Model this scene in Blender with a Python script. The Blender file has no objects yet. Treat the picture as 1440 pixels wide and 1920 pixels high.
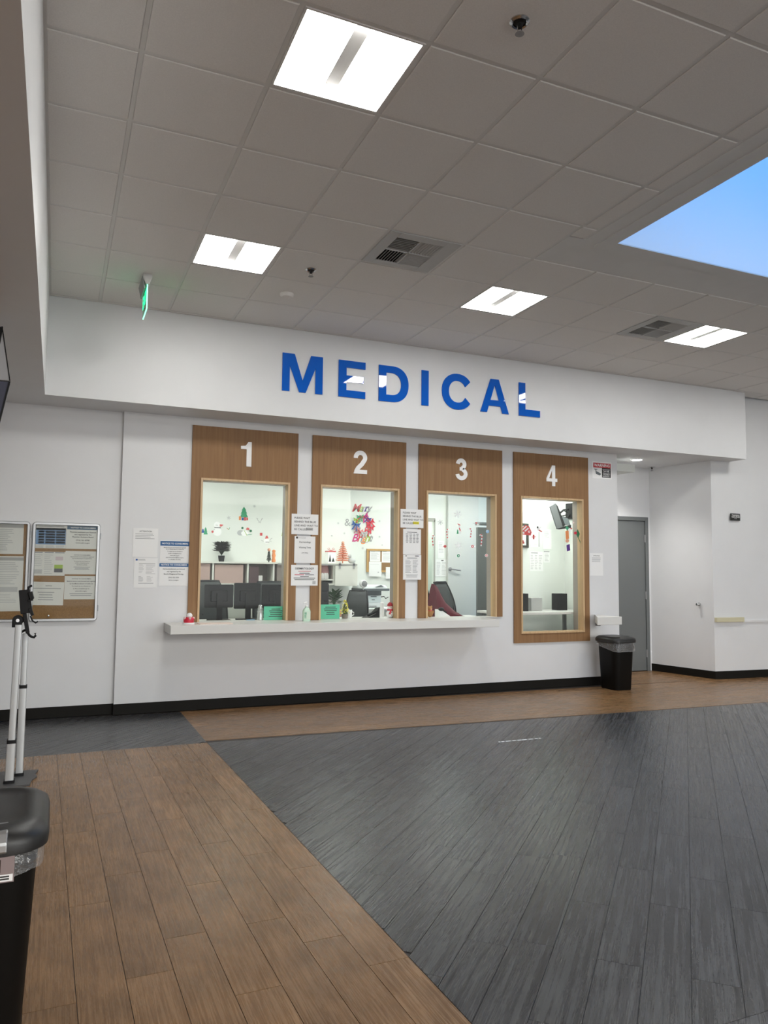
import bpy, bmesh, math, random
from mathutils import Vector, Matrix

# ------------------------------------------------------------------ camera, sky, exposure
SC = bpy.context.scene
COL = SC.collection
random.seed(7)
CAM = Vector((-0.8879, -3.595, 1.3966))
PITCH, YAW, ROLL, FPX = 0.0774, 0.4076, 0.0097, 1420.0
_cy, _sy, _cp, _sp = math.cos(YAW), math.sin(YAW), math.cos(PITCH), math.sin(PITCH)
FWD = Vector((_sy*_cp, _cy*_cp, _sp))
_rt = Vector((_cy, -_sy, 0)); _up = _rt.cross(FWD)
RT = math.cos(ROLL)*_rt + math.sin(ROLL)*_up
UP = -math.sin(ROLL)*_rt + math.cos(ROLL)*_up
cd = bpy.data.cameras.new('camera'); cam = bpy.data.objects.new('camera', cd); COL.objects.link(cam)
cd.sensor_fit = 'VERTICAL'; cd.sensor_height = 24.0; cd.lens = FPX/1920*24.0; cd.clip_start = 0.05
cam.matrix_world = Matrix(((RT.x, UP.x, -FWD.x, CAM.x), (RT.y, UP.y, -FWD.y, CAM.y), (RT.z, UP.z, -FWD.z, CAM.z), (0, 0, 0, 1)))
SC.camera = cam
W = bpy.data.worlds.new('sky'); SC.world = W; W.use_nodes = True
bg = W.node_tree.nodes['Background']
bg.inputs['Color'].default_value = (0.125, 0.455, 1.0, 1); bg.inputs['Strength'].default_value = 1.0
SC.view_settings.view_transform = 'Standard'; SC.view_settings.look = 'None'
SC.view_settings.gamma = 1; SC.view_settings.use_curve_mapping = False
SC.view_settings.exposure = 1.98
SC.cycles.use_denoising = True
SC.cycles.max_bounces = 10; SC.cycles.diffuse_bounces = 6; SC.cycles.transparent_max_bounces = 16
SC.cycles.sample_clamp_indirect = 6
LAMP = 8.0       # radiance of the ceiling troffers
OFFICE_LAMP = 4.2

def area_lamp(name, loc, rot, sx, sy, power, col):
    l = bpy.data.lights.new(name, 'AREA'); l.shape = 'RECTANGLE'; l.size = sx; l.size_y = sy; l.energy = power; l.color = col
    o = bpy.data.objects.new(name, l); COL.objects.link(o); o.location = loc; o.rotation_euler = rot; return o
# added fill lamps behind the viewpoint, standing in for hall lights and street daylight
area_lamp('hall_fill', (4.5, -11.3, 3.75), (0, 0, 0), 12.0, 8.0, 560, (1.0, 0.995, 0.945))
area_lamp('rear_fill', (4.5, -15.9, 1.7), (math.pi/2, 0, 0), 14.0, 3.2, 48, (0.90, 0.95, 1.0))

def ray(x, y): return RT*((x-720)/FPX) + UP*((960-y)/FPX) + FWD
def at(x, y, Y):                      # photo pixel -> point on the plane y = Y
    d = ray(x, y); return CAM + d*((Y-CAM.y)/d.y)
def atz(x, y, z=0.0):
    d = ray(x, y); return CAM + d*((z-CAM.z)/d.z)

# ------------------------------------------------------------------ measures (metres)
T = 0.6096                            # ceiling tile
ZC, ZB = 3.842, 2.933                 # ceiling, underside of soffit
YS, YW, YN = 3.714, 4.164, 4.215      # soffit face, window wall, notice board wall
XL = -1.035                           # face of the left bulkhead

# ------------------------------------------------------------------ materials
MATS = {}; FONTS = []
def mat(name, col, rough=0.5, metal=0.0, emit=None, estr=0.0, spec=0.5, coat=0.0, noise=0.0, nscale=20.0, bump=0.0):
    if name in MATS: return MATS[name]
    m = bpy.data.materials.new(name); m.use_nodes = True; MATS[name] = m
    nt = m.node_tree; p = nt.nodes['Principled BSDF']
    p.inputs['Base Color'].default_value = (*col, 1); p.inputs['Roughness'].default_value = rough
    p.inputs['Metallic'].default_value = metal; p.inputs['Specular IOR Level'].default_value = spec
    p.inputs['Coat Weight'].default_value = coat
    if emit: p.inputs['Emission Color'].default_value = (*emit, 1); p.inputs['Emission Strength'].default_value = estr
    if noise or bump:
        tc = nt.nodes.new('ShaderNodeNewGeometry'); n = nt.nodes.new('ShaderNodeTexNoise')
        n.inputs['Scale'].default_value = nscale; n.inputs['Detail'].default_value = 4
        nt.links.new(tc.outputs['Position'], n.inputs['Vector'])
        if noise:
            r = nt.nodes.new('ShaderNodeValToRGB')
            r.color_ramp.elements[0].color = (*[c*(1-noise) for c in col], 1)
            r.color_ramp.elements[1].color = (*[min(1, c*(1+noise)) for c in col], 1)
            r.color_ramp.elements[0].position = 0.3; r.color_ramp.elements[1].position = 0.7
            nt.links.new(n.outputs['Fac'], r.inputs['Fac']); nt.links.new(r.outputs['Color'], p.inputs['Base Color'])
        if bump:
            b = nt.nodes.new('ShaderNodeBump'); b.inputs['Strength'].default_value = bump; b.inputs['Distance'].default_value = 0.002
            nt.links.new(n.outputs['Fac'], b.inputs['Height']); nt.links.new(b.outputs['Normal'], p.inputs['Normal'])
    return m

def grain_mat(name, cols, ang, along, across, axis='floor', dist_n=0.15, rough=0.35, bump=0.3, rough_var=0.15, dist=0.002, spec=0.5, vary=0.25, blotch=0.0, emboss=None, detail=7):
    """wood-like grain: noise stretched along one direction, shifted per object"""
    m = bpy.data.materials.new(name); m.use_nodes = True; MATS[name] = m
    nt = m.node_tree; N = nt.nodes.new; L = nt.links.new; p = nt.nodes['Principled BSDF']
    g = N('ShaderNodeNewGeometry'); r = N('ShaderNodeMapping'); r.inputs['Rotation'].default_value = (0, 0, ang)
    L(g.outputs['Position'], r.inputs['Vector'])
    s = N('ShaderNodeMapping')
    s.inputs['Scale'].default_value = (across, along, across) if axis == 'floor' else (across, across, along)
    L(r.outputs['Vector'], s.inputs['Vector'])
    oi = N('ShaderNodeObjectInfo'); mu = N('ShaderNodeMath'); mu.operation = 'MULTIPLY'; mu.inputs[1].default_value = 57.0
    L(oi.outputs['Random'], mu.inputs[0])
    cx = N('ShaderNodeCombineXYZ'); L(mu.outputs[0], cx.inputs[0]); L(mu.outputs[0], cx.inputs[1])
    ad = N('ShaderNodeVectorMath'); L(s.outputs['Vector'], ad.inputs[0]); L(cx.outputs[0], ad.inputs[1])
    n = N('ShaderNodeTexNoise'); n.inputs['Scale'].default_value = 1.0; n.inputs['Detail'].default_value = detail; n.inputs['Roughness'].default_value = 0.68
    n.inputs['Distortion'].default_value = dist_n
    L(ad.outputs[0], n.inputs['Vector'])
    cr = N('ShaderNodeValToRGB'); e = cr.color_ramp.elements
    e[0].position = 0.30; e[0].color = (*cols[0], 1); e[1].position = 0.72; e[1].color = (*cols[2], 1)
    k = e.new(0.5); k.color = (*cols[1], 1)
    L(n.outputs['Fac'], cr.inputs['Fac'])
    col = cr.outputs['Color']
    if blotch:
        n2 = N('ShaderNodeTexNoise'); n2.inputs['Scale'].default_value = 5.0; n2.inputs['Detail'].default_value = 3
        a2 = N('ShaderNodeVectorMath'); L(g.outputs['Position'], a2.inputs[0]); L(cx.outputs[0], a2.inputs[1]); L(a2.outputs[0], n2.inputs['Vector'])
        mr = N('ShaderNodeMapRange'); mr.inputs[1].default_value = 0.3; mr.inputs[2].default_value = 0.7
        mr.inputs[3].default_value = 1-blotch; mr.inputs[4].default_value = 1+blotch
        L(n2.outputs['Fac'], mr.inputs[0])
        mb = N('ShaderNodeVectorMath'); mb.operation = 'SCALE'; L(col, mb.inputs[0]); L(mr.outputs[0], mb.inputs['Scale']); col = mb.outputs[0]
    mv = N('ShaderNodeMapRange'); mv.inputs[3].default_value = 1-vary; mv.inputs[4].default_value = 1+vary
    L(oi.outputs['Random'], mv.inputs[0])
    sc = N('ShaderNodeVectorMath'); sc.operation = 'SCALE'; L(col, sc.inputs[0]); L(mv.outputs[0], sc.inputs['Scale'])
    L(sc.outputs[0], p.inputs['Base Color'])
    rr = N('ShaderNodeMapRange'); rr.inputs[1].default_value = 0.35; rr.inputs[2].default_value = 0.65
    rr.inputs[3].default_value = rough-rough_var; rr.inputs[4].default_value = rough+rough_var
    L(n.outputs['Fac'], rr.inputs[0]); L(rr.outputs[0], p.inputs['Roughness'])
    b = N('ShaderNodeBump'); b.inputs['Strength'].default_value = bump; b.inputs['Distance'].default_value = dist
    L(n.outputs['Fac'], b.inputs['Height'])
    if emboss:
        s3 = N('ShaderNodeMapping'); s3.inputs['Scale'].default_value = (emboss[0], emboss[1], 1); L(r.outputs['Vector'], s3.inputs['Vector'])
        a3 = N('ShaderNodeVectorMath'); L(s3.outputs['Vector'], a3.inputs[0]); L(cx.outputs[0], a3.inputs[1])
        n3 = N('ShaderNodeTexNoise'); n3.inputs['Scale'].default_value = 1; n3.inputs['Detail'].default_value = 5; n3.inputs['Roughness'].default_value = .6; L(a3.outputs[0], n3.inputs['Vector'])
        b3 = N('ShaderNodeBump'); b3.inputs['Strength'].default_value = emboss[2]; b3.inputs['Distance'].default_value = emboss[3]
        L(n3.outputs['Fac'], b3.inputs['Height']); L(b.outputs['Normal'], b3.inputs['Normal']); b = b3
    L(b.outputs['Normal'], p.inputs['Normal'])
    p.inputs['Specular IOR Level'].default_value = spec
    return m

def glass_mat(name, tint=(1, 1, 1), refl=1.0, film=0.0):
    m = bpy.data.materials.new(name); m.use_nodes = True; MATS[name] = m
    nt = m.node_tree; nt.nodes.remove(nt.nodes['Principled BSDF']); N = nt.nodes.new; L = nt.links.new
    o = nt.nodes['Material Output']; t = N('ShaderNodeBsdfTransparent'); t.inputs[0].default_value = (*tint, 1)
    g = N('ShaderNodeBsdfGlossy'); g.inputs['Roughness'].default_value = 0.02
    f = N('ShaderNodeFresnel'); f.inputs[0].default_value = 1.45
    k = N('ShaderNodeMath'); k.operation = 'MULTIPLY_ADD'; k.inputs[1].default_value = refl; k.inputs[2].default_value = film; L(f.outputs[0], k.inputs[0])
    x = N('ShaderNodeMixShader'); L(k.outputs[0], x.inputs[0]); L(t.outputs[0], x.inputs[1]); L(g.outputs[0], x.inputs[2]); L(x.outputs[0], o.inputs[0])
    return m

WALL = mat('wall_paint', (0.74, 0.745, 0.755), 0.42, noise=0.015, nscale=3, bump=0.05)
OFFICE = mat('office_paint', (0.78, 0.81, 0.77), 0.6)
TILE = mat('ceiling_tile_white', (0.80, 0.775, 0.75), 0.9, noise=0.04, nscale=160, bump=0.25)
GRID = mat('grid_white', (0.74, 0.73, 0.71), 0.5)
DRYWALL = mat('ceiling_drywall', (0.74, 0.735, 0.725), 0.8, noise=0.02, nscale=6)
SHAFT = mat('shaft_white', (0.90, 0.90, 0.90), 0.8)
BASE = mat('baseboard_black', (0.010, 0.009, 0.0075), 0.55, spec=0.15)
LAM = grain_mat('laminate_brown', [(0.225, 0.118, 0.052), (0.285, 0.157, 0.073), (0.345, 0.200, 0.098)], 0, 1.3, 38, axis='wall', rough=0.5, bump=0.03, spec=0.25, vary=0.04)
MAPLE = grain_mat('maple_casing', [(0.50, 0.33, 0.17), (0.60, 0.41, 0.225), (0.66, 0.47, 0.27)], 0, 2.0, 40, axis='wall', rough=0.4, bump=0.03, vary=0.03)
BROWN_Y = grain_mat('vinyl_brown_lengthwise', [(0.138, 0.070, 0.029), (0.214, 0.118, 0.053), (0.295, 0.172, 0.083)], 0, 3.0, 120, dist_n=0.9, rough=0.27, bump=0.30, rough_var=0.09, dist=0.002, spec=0.30, vary=0.09, blotch=0.20, emboss=(70, 22, 0.28, 0.004))
BROWN_X = grain_mat('vinyl_brown_crosswise', [(0.138, 0.070, 0.029), (0.214, 0.118, 0.053), (0.295, 0.172, 0.083)], math.pi/2, 3.0, 120, dist_n=0.9, rough=0.27, bump=0.30, rough_var=0.09, dist=0.002, spec=0.30, vary=0.09, blotch=0.20, emboss=(70, 22, 0.28, 0.004))
GRAY_D = grain_mat('vinyl_charcoal_diagonal', [(0.022, 0.0222, 0.024), (0.038, 0.038, 0.0405), (0.065, 0.065, 0.067)], math.pi/4, 1.3, 55, dist_n=0.1, rough=0.26, bump=0.22, rough_var=0.09, dist=0.002, spec=0.36, vary=0.13, blotch=0.14, emboss=(70, 8, 0.55, 0.004), detail=6)
SUB = mat('subfloor_vinyl', (0.035, 0.03, 0.027), 0.6)
COUNTER = mat('counter_white', (0.70, 0.69, 0.66), 0.3)
BLUE = mat('letter_blue', (0.001, 0.115, 0.60), 0.03, spec=0.6)
WHITE = mat('white_vinyl', (0.92, 0.92, 0.92), 0.4)
PAPER = mat('paper_white', (0.88, 0.88, 0.875), 0.6)
PAPER2 = mat('paper_ivory', (0.74, 0.73, 0.70), 0.6)
INK = mat('ink_black', (0.03, 0.03, 0.03), 0.6)
INKG = mat('ink_grey', (0.33, 0.33, 0.34), 0.6)
INKL = mat('ink_pale', (0.52, 0.52, 0.52), 0.6)
INKB = mat('ink_blue', (0.015, 0.11, 0.30), 0.5)
INKR = mat('ink_red', (0.55, 0.03, 0.04), 0.5)
YEL = mat('highlight_yellow', (0.85, 0.75, 0.02), 0.5)
CORK = mat('cork', (0.30, 0.165, 0.065), 0.85, noise=0.18, nscale=120)
ALU = mat('aluminium', (0.44, 0.45, 0.46), 0.34, metal=0.85)
ALU_D = mat('aluminium_post', (0.56, 0.58, 0.59), 0.4, metal=0.45)
BLACK = mat('black_plastic', (0.008, 0.008, 0.009), 0.5, spec=0.25)
BINM = mat('bin_black', (0.005, 0.0045, 0.004), 0.5, spec=0.15)
LIDM = mat('bin_lid', (0.016, 0.016, 0.016), 0.42, bump=0.15, nscale=300)
CHROME = mat('chrome', (0.6, 0.6, 0.6), 0.2, metal=1)
GREY_D = mat('door_grey', (0.135, 0.145, 0.145), 0.45)
GREY = mat('grey_plastic', (0.30, 0.30, 0.31), 0.45)
GREYF = mat('fabric_grey', (0.10, 0.10, 0.105), 0.9)
OFFW = mat('off_white', (0.72, 0.72, 0.66), 0.5)
PRN = mat('printer_white', (0.66, 0.70, 0.71), 0.4)
PRN_D = mat('printer_grey', (0.12, 0.14, 0.15), 0.4)
GREEN = mat('sheet_green', (0.10, 0.60, 0.38), 0.4)
LIME = mat('lime', (0.35, 0.50, 0.06), 0.6)
DGREEN = mat('leaf_green', (0.02, 0.16, 0.07), 0.6)
TGREEN = mat('tree_green', (0.05, 0.34, 0.17), 0.6)
PLANTD = mat('plant_dark', (0.022, 0.030, 0.02), 0.7)
RED = mat('red', (0.62, 0.02, 0.05), 0.4)
REDS = mat('red_soft', (0.65, 0.10, 0.10), 0.6)
ORANGE = mat('orange', (0.80, 0.28, 0.10), 0.6)
PINK = mat('dusty_pink', (0.45, 0.22, 0.22), 0.8)
PEACH = mat('peach', (0.75, 0.38, 0.26), 0.8)
MAROON = mat('maroon', (0.10, 0.008, 0.018), 0.85)
PURPLE = mat('purple', (0.10, 0.03, 0.25), 0.6)
NAVY = mat('navy', (0.015, 0.09, 0.35), 0.6)
MAGENTA = mat('magenta', (0.60, 0.03, 0.20), 0.6)
BEARM = mat('caramel', (0.42, 0.20, 0.06), 0.6)
TAUPE = mat('taupe', (0.24, 0.20, 0.175), 0.7)
SILVERY = mat('snow_grey', (0.50, 0.52, 0.52), 0.6)
PALEB = mat('pale_blue', (0.30, 0.50, 0.72), 0.5)
TABLEB = mat('table_blue', (0.17, 0.30, 0.52), 0.6)
SAN = mat('sanitizer_gel', (0.55, 0.75, 0.60), 0.15)
RAIL = mat('rail_maple', (0.62, 0.58, 0.40), 0.4)
BLACKM = mat('louvre_shadow', (0.006, 0.006, 0.006), 0.8)
VENT = mat('vent_white', (0.52, 0.52, 0.51), 0.5)
PANE = glass_mat('clear_pane', (0.98, 0.99, 0.982), 0.3)
BOARDGL = glass_mat('board_glazing', (0.97, 0.98, 0.97), 0.3)
BAG = glass_mat('bag_film', (0.85, 0.85, 0.85), 1.0, 0.05)
_nt = BAG.node_tree; _o = _nt.nodes['Material Output']; _d = _nt.nodes.new('ShaderNodeBsdfDiffuse'); _d.inputs[0].default_value = (.8, .8, .8, 1); _m = _nt.nodes.new('ShaderNodeMixShader'); _m.inputs[0].default_value = .10
_s = _o.inputs[0].links[0].from_socket; _nt.links.new(_s, _m.inputs[1]); _nt.links.new(_d.outputs[0], _m.inputs[2]); _nt.links.new(_m.outputs[0], _o.inputs[0])
_nt = BAG.node_tree; _n = _nt.nodes.new('ShaderNodeTexNoise'); _n.inputs['Scale'].default_value = 22; _n.inputs['Distortion'].default_value = 2.0; _b = _nt.nodes.new('ShaderNodeBump'); _b.inputs['Distance'].default_value = .012
_g = _nt.nodes.new('ShaderNodeNewGeometry'); _nt.links.new(_g.outputs['Position'], _n.inputs['Vector']); _nt.links.new(_n.outputs['Fac'], _b.inputs['Height'])
for _x in _nt.nodes:
    if _x.type in ('BSDF_GLOSSY', 'FRESNEL'): _nt.links.new(_b.outputs['Normal'], _x.inputs['Normal'])
ACRYL = glass_mat('green_acrylic', (0.42, 0.95, 0.60), 1.0)
EMIT = mat('troffer_diffuser', (0.9, 0.9, 0.9), 0.5, emit=(1.0, 0.99, 0.94), estr=LAMP)
EMIT_O = mat('office_diffuser', (0.9, 0.9, 0.9), 0.5, emit=(0.97, 1.0, 0.95), estr=OFFICE_LAMP)
EMIT_D = mat('downlight_lens', (0.9, 0.9, 0.9), 0.5, emit=(1.0, 0.98, 0.95), estr=10.0)
EGREEN = mat('exit_green', (0.0, 0.5, 0.2), 0.4, emit=(0.02, 0.85, 0.35), estr=0.5)
EGREEN2 = mat('exit_edge', (0.2, 0.8, 0.5), 0.4, emit=(0.25, 0.95, 0.55), estr=0.55)
SCREEN = mat('tv_screen', (0.08, 0.085, 0.12), 0.12)

# ------------------------------------------------------------------ mesh helpers
def bx(bm, x0, x1, y0, y1, z0, z1, mi=0):
    vs = [bm.verts.new(p) for p in ((x0,y0,z0),(x1,y0,z0),(x1,y1,z0),(x0,y1,z0),(x0,y0,z1),(x1,y0,z1),(x1,y1,z1),(x0,y1,z1))]
    for f in ((0,3,2,1),(4,5,6,7),(0,1,5,4),(1,2,6,5),(2,3,7,6),(3,0,4,7)):
        bm.faces.new([vs[i] for i in f]).material_index = mi
def prism(bm, pts, z0, z1, mi=0):
    lo = [bm.verts.new((x, y, z0)) for x, y in pts]; hi = [bm.verts.new((x, y, z1)) for x, y in pts]; n = len(pts)
    fs = [bm.faces.new(hi), bm.faces.new(lo[::-1])] + [bm.faces.new((lo[i], lo[(i+1) % n], hi[(i+1) % n], hi[i])) for i in range(n)]
    for f in fs: f.material_index = mi
def prism_y(bm, pts, y0, y1, mi=0):          # polygon in x,z pushed from y0 (front) to y1
    a = [bm.verts.new((x, y0, z)) for x, z in pts]; b = [bm.verts.new((x, y1, z)) for x, z in pts]; n = len(pts)
    fs = [bm.faces.new(a), bm.faces.new(b[::-1])] + [bm.faces.new((a[(i+1) % n], a[i], b[i], b[(i+1) % n])) for i in range(n)]
    for f in fs: f.material_index = mi
def tube(bm, pts, r, n=8, mi=0, cap=True):
    pts = [Vector(p) for p in pts]; rings = []
    rs = r if isinstance(r, (list, tuple)) else [r]*len(pts)
    for i, p in enumerate(pts):
        d = (pts[min(i+1, len(pts)-1)]-pts[max(i-1, 0)]).normalized()
        u = d.cross(Vector((0, 0, 1)));
        if u.length < 1e-3: u = d.cross(Vector((1, 0, 0)))
        u.normalize(); w = d.cross(u)
        rings.append([bm.verts.new(p+(u*math.cos(2*math.pi*k/n)+w*math.sin(2*math.pi*k/n))*rs[i]) for k in range(n)])
    for a, b in zip(rings, rings[1:]):
        for k in range(n): bm.faces.new((a[k], a[(k+1) % n], b[(k+1) % n], b[k])).material_index = mi
    if cap:
        bm.faces.new(rings[0][::-1]).material_index = mi; bm.faces.new(rings[-1]).material_index = mi
def lathe(bm, prof, c, n=16, mi=0, ax='z'):   # prof: [(r, h)...]
    rings = []
    for r, h in prof:
        ring = []
        for k in range(n):
            a = 2*math.pi*k/n; u, v = max(r, 1e-4)*math.cos(a), max(r, 1e-4)*math.sin(a)
            q = (u, v, h) if ax == 'z' else ((u, h, v) if ax == 'y' else (h, u, v))
            ring.append(bm.verts.new((c[0]+q[0], c[1]+q[1], c[2]+q[2])))
        rings.append(ring)
    for a, b in zip(rings, rings[1:]):
        for k in range(n): bm.faces.new((a[k], a[(k+1) % n], b[(k+1) % n], b[k])).material_index = mi
    bm.faces.new(rings[0][::-1]).material_index = mi; bm.faces.new(rings[-1]).material_index = mi
def ball(bm, c, r, sx=1, sy=1, sz=1, n=12, mi=0):
    lathe(bm, [(r*sx*math.sin(math.pi*i/8), -r*sz*math.cos(math.pi*i/8)) for i in range(9)], c, n, mi)
def rrect(x0, x1, y0, y1, r, n=6):
    out = []
    for cx_, cy_, a0 in ((x1-r, y1-r, 0), (x0+r, y1-r, 90), (x0+r, y0+r, 180), (x1-r, y0+r, 270)):
        for k in range(n+1):
            a = math.radians(a0+90*k/n); out.append((cx_+r*math.cos(a), cy_+r*math.sin(a)))
    return out
def loft(bm, loops, cap=True, mi=0):          # loops: lists of (x, y, z), same count
    rs = [[bm.verts.new(p) for p in l] for l in loops]; n = len(rs[0])
    for a, b in zip(rs, rs[1:]):
        for k in range(n): bm.faces.new((a[k], a[(k+1) % n], b[(k+1) % n], b[k])).material_index = mi
    if cap: bm.faces.new(rs[0][::-1]).material_index = mi; bm.faces.new(rs[-1]).material_index = mi

def wloc(o):
    v = Vector((0, 0, 0))
    while o: v += o.location; o = o.parent
    return v
def obj(name, bm, m, parent=None, smooth=False, bevel=0.0, origin=None):
    base = wloc(parent) if parent else Vector(origin or (0, 0, 0))
    bmesh.ops.recalc_face_normals(bm, faces=bm.faces)
    if base.length: bmesh.ops.translate(bm, verts=bm.verts, vec=-base)
    me = bpy.data.meshes.new(name); bm.to_mesh(me); bm.free()
    for k in (m if isinstance(m, (list, tuple)) else [m]): me.materials.append(k)
    o = bpy.data.objects.new(name, me); COL.objects.link(o)
    if parent: o.parent = parent
    else: o.location = base
    if smooth:
        me.polygons.foreach_set('use_smooth', [True]*len(me.polygons))
        try: me.set_sharp_from_angle(angle=math.radians(40))
        except Exception: pass
    if bevel:
        b = o.modifiers.new('edge', 'BEVEL'); b.width = bevel; b.segments = 2; b.limit_method = 'ANGLE'
    return o
def box(name, m, parent, *a, bevel=0.0, origin=None):
    bm = bmesh.new(); bx(bm, *a); return obj(name, bm, m, parent, bevel=bevel, origin=origin)
def thing(name, label, cat, loc, group=None):
    o = bpy.data.objects.new(name, None); COL.objects.link(o); o.location = loc; o.empty_display_size = 0.1
    o['label'] = label; o['category'] = cat
    if group: o['group'] = group
    return o
def tag(o, label, cat, group=None):
    o['label'] = label; o['category'] = cat
    if group: o['group'] = group
    return o
def struct(name, bm, m, parent=None, bevel=0.0):
    o = obj(name, bm, m, parent, bevel=bevel)
    if not parent: o['kind'] = 'structure'
    return o
def text(name, body, x, z, y, size, m, parent, align='CENTER', bold=0.0, sx=1.0, spacing=1.0, line=1.0, rotz=0.0, shear=0.0):
    c = bpy.data.curves.new(name, 'FONT'); c.body = body; c.size = size; c.align_x = align; c.align_y = 'CENTER'
    c.offset = bold; c.space_character = spacing; c.space_line = line; c.resolution_u = 2; c.shear = shear
    c.materials.append(m); o = bpy.data.objects.new(name, c); COL.objects.link(o)
    o.rotation_euler = (math.pi/2, 0, rotz); o.scale = (sx, 1, 1)
    o.parent = parent; o.location = Vector((x, y, z))-wloc(parent); FONTS.append(o)
    return o
def lines(bm, x0, x1, z0, z1, y, n, frac=0.45, ragged=0.25, center=False, mi=0):
    h = (z1-z0)/n
    for i in range(n):
        zz = z1-(i+0.5)*h; w = (x1-x0)*(1-random.random()*ragged)
        a = (x0+x1)/2-w/2 if center else x0
        bx(bm, a, a+w, y-0.0006, y, zz-h*frac/2, zz+h*frac/2, mi)

# ------------------------------------------------------------------ floor with its planks
bm = bmesh.new(); bx(bm, -4.6, 12.2, -16.2, 7.2, -0.12, -0.0035)
floor = struct('floor', bm, SUB)
def clip(poly, a, b, c):              # keep a*x + b*y <= c
    out = []
    for i, p in enumerate(poly):
        q = poly[(i+1) % len(poly)]; dp, dq = a*p[0]+b*p[1]-c, a*q[0]+b*q[1]-c
        if dp <= 0: out.append(p)
        if (dp < 0 < dq) or (dq < 0 < dp):
            t = dp/(dp-dq); out.append((p[0]+t*(q[0]-p[0]), p[1]+t*(q[1]-p[1])))
    return out
def area(p): return abs(sum(p[i][0]*p[(i+1) % len(p)][1]-p[(i+1) % len(p)][0]*p[i][1] for i in range(len(p))))/2
def halfplanes(zone):
    out = []
    for i, p in enumerate(zone):          # counter-clockwise zone
        q = zone[(i+1) % len(zone)]; a, b = q[1]-p[1], -(q[0]-p[0]); l = math.hypot(a, b)
        out.append((a/l, b/l, (a*p[0]+b*p[1])/l))
    return out
PW, PL, GAP = 0.157, 0.920, 0.0011
NPL = 0
def planks(zone, ang, m, ph0=0.0, stag=None, seed=1):
    global NPL
    rnd = random.Random(seed); hp = halfplanes(zone); ca, sa = math.cos(ang), math.sin(ang)
    uv = [(x*ca+y*sa, -x*sa+y*ca) for x, y in zone]          # u along the plank, v across
    u0, u1 = min(p[0] for p in uv), max(p[0] for p in uv); v0, v1 = min(p[1] for p in uv), max(p[1] for p in uv)
    j = math.floor((v0-ph0)/PW+1e-6)
    while ph0+j*PW < v1:
        va = ph0+j*PW; off = (stag or {}).get(j, rnd.random()*PL)
        k = math.floor((u0-off)/PL)
        while off+k*PL < u1:
            ua = off+k*PL
            p = [(ua+GAP, va+GAP), (ua+PL-GAP, va+GAP), (ua+PL-GAP, va+PW-GAP), (ua+GAP, va+PW-GAP)]
            p = [(u*ca-v*sa, u*sa+v*ca) for u, v in p]
            for a, b, c in hp:
                p = clip(p, a, b, c)
                if len(p) < 3: break
            if len(p) >= 3 and area(p) > 0.0012:
                bm = bmesh.new(); prism(bm, p, -0.0035, 0.0); obj('plank', bm, m, floor); NPL += 1
            k += 1
        j += 1
XB, YB = 0.29, 2.69
# brown, lengthwise (v = -x for ang 90 deg); joints measured in the photograph
XE = 0.356; AB = math.pi/2+math.atan2(XE-XB, YB+1.75); PW, PL = 0.159, 0.942
planks([(-1.45, -1.75), (XE, -1.75), (XB, YB), (-1.45, YB)], AB, BROWN_Y, ph0=-XE*math.sin(AB)-1.75*math.cos(AB), stag={0: -.07, 1: .18, 2: -.53, 3: -.07, 4: -.53, 5: .175, 6: -.10, 7: .09}, seed=3)
planks([(-1.45, YB), (XB, YB), (XB, 4.1), (-1.45, 4.2)], math.pi/4, GRAY_D, seed=4)
planks([(XB, YB), (7.3, 2.438), (7.3, 3.98), (7.05, 5.0), (5.75, 5.0), (5.75, 4.1), (XB, 4.1)][:2]+[(7.9, 2.41), (7.9, 3.98), (XB, 4.14)], 0, BROWN_X, ph0=2.44, seed=5)
planks([(5.80, 4.08), (7.3, 3.99), (7.10, 5.0), (5.80, 5.0)], 0, BROWN_X, ph0=2.44, seed=9)
planks([(XE+.002, -1.75), (1.75, -1.75), (6.9, 2.45), (XB+0.002, YB-0.002)], math.pi/4, GRAY_D, seed=6)
bm = bmesh.new()                       # floor beyond the laid planks in view, same vinyl, out of frame
bx(bm, -4.5, -1.452, -7, YB, -0.0035, 0, 0); bx(bm, -1.452, 0.360, -16, -1.752, -0.0035, 0, 0)
prism(bm, [(0.362, -16), (12, -16), (12, 2.2), (6.91, 2.449), (1.752, -1.752), (0.362, -1.752)], -0.0035, 0, 1)
bx(bm, -4.5, -1.452, YB, 4.2, -0.0035, 0, 1); prism(bm, [(7.902, 2.405), (12, 2.26), (12, 3.5), (7.902, 3.98)], -0.0035, 0, 0)
bx(bm, -0.2, 5.62, 4.36, 8.3, -0.0035, 0, 1)
o = obj('floor_margin', bm, [BROWN_Y, GRAY_D], floor); o['kind'] = 'stuff'

# ------------------------------------------------------------------ walls
bm = bmesh.new()                       # wall with the four service windows
WX = [0.335, 1.610, 2.885, 4.160]      # left edges of the wooden surrounds
OPEN = [(x+0.093, x+1.027) for x in WX]
OZ = [(0.860, 2.318)]*3 + [(0.66, 2.318)]
TH = 0.17
bx(bm, -0.327, OPEN[0][0], YW, YW+TH, 0, ZB+0.05)
for i in range(4):
    bx(bm, OPEN[i][0], OPEN[i][1], YW, YW+TH, 0, OZ[i][0]); bx(bm, OPEN[i][0], OPEN[i][1], YW, YW+TH, OZ[i][1], ZB+0.05)
    bx(bm, OPEN[i][1], OPEN[i+1][0] if i < 3 else 5.75, YW, YW+TH, 0, ZB+0.05)
bx(bm, -0.327, -0.2, YW+TH, YW+TH+0.1, 0, ZB+0.05)
struct('wall_back', bm, WALL)
bm = bmesh.new(); bx(bm, -4.6, -0.327, YN, YN+0.15, 0, ZB+0.05); struct('wall_back_left', bm, WALL)
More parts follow.
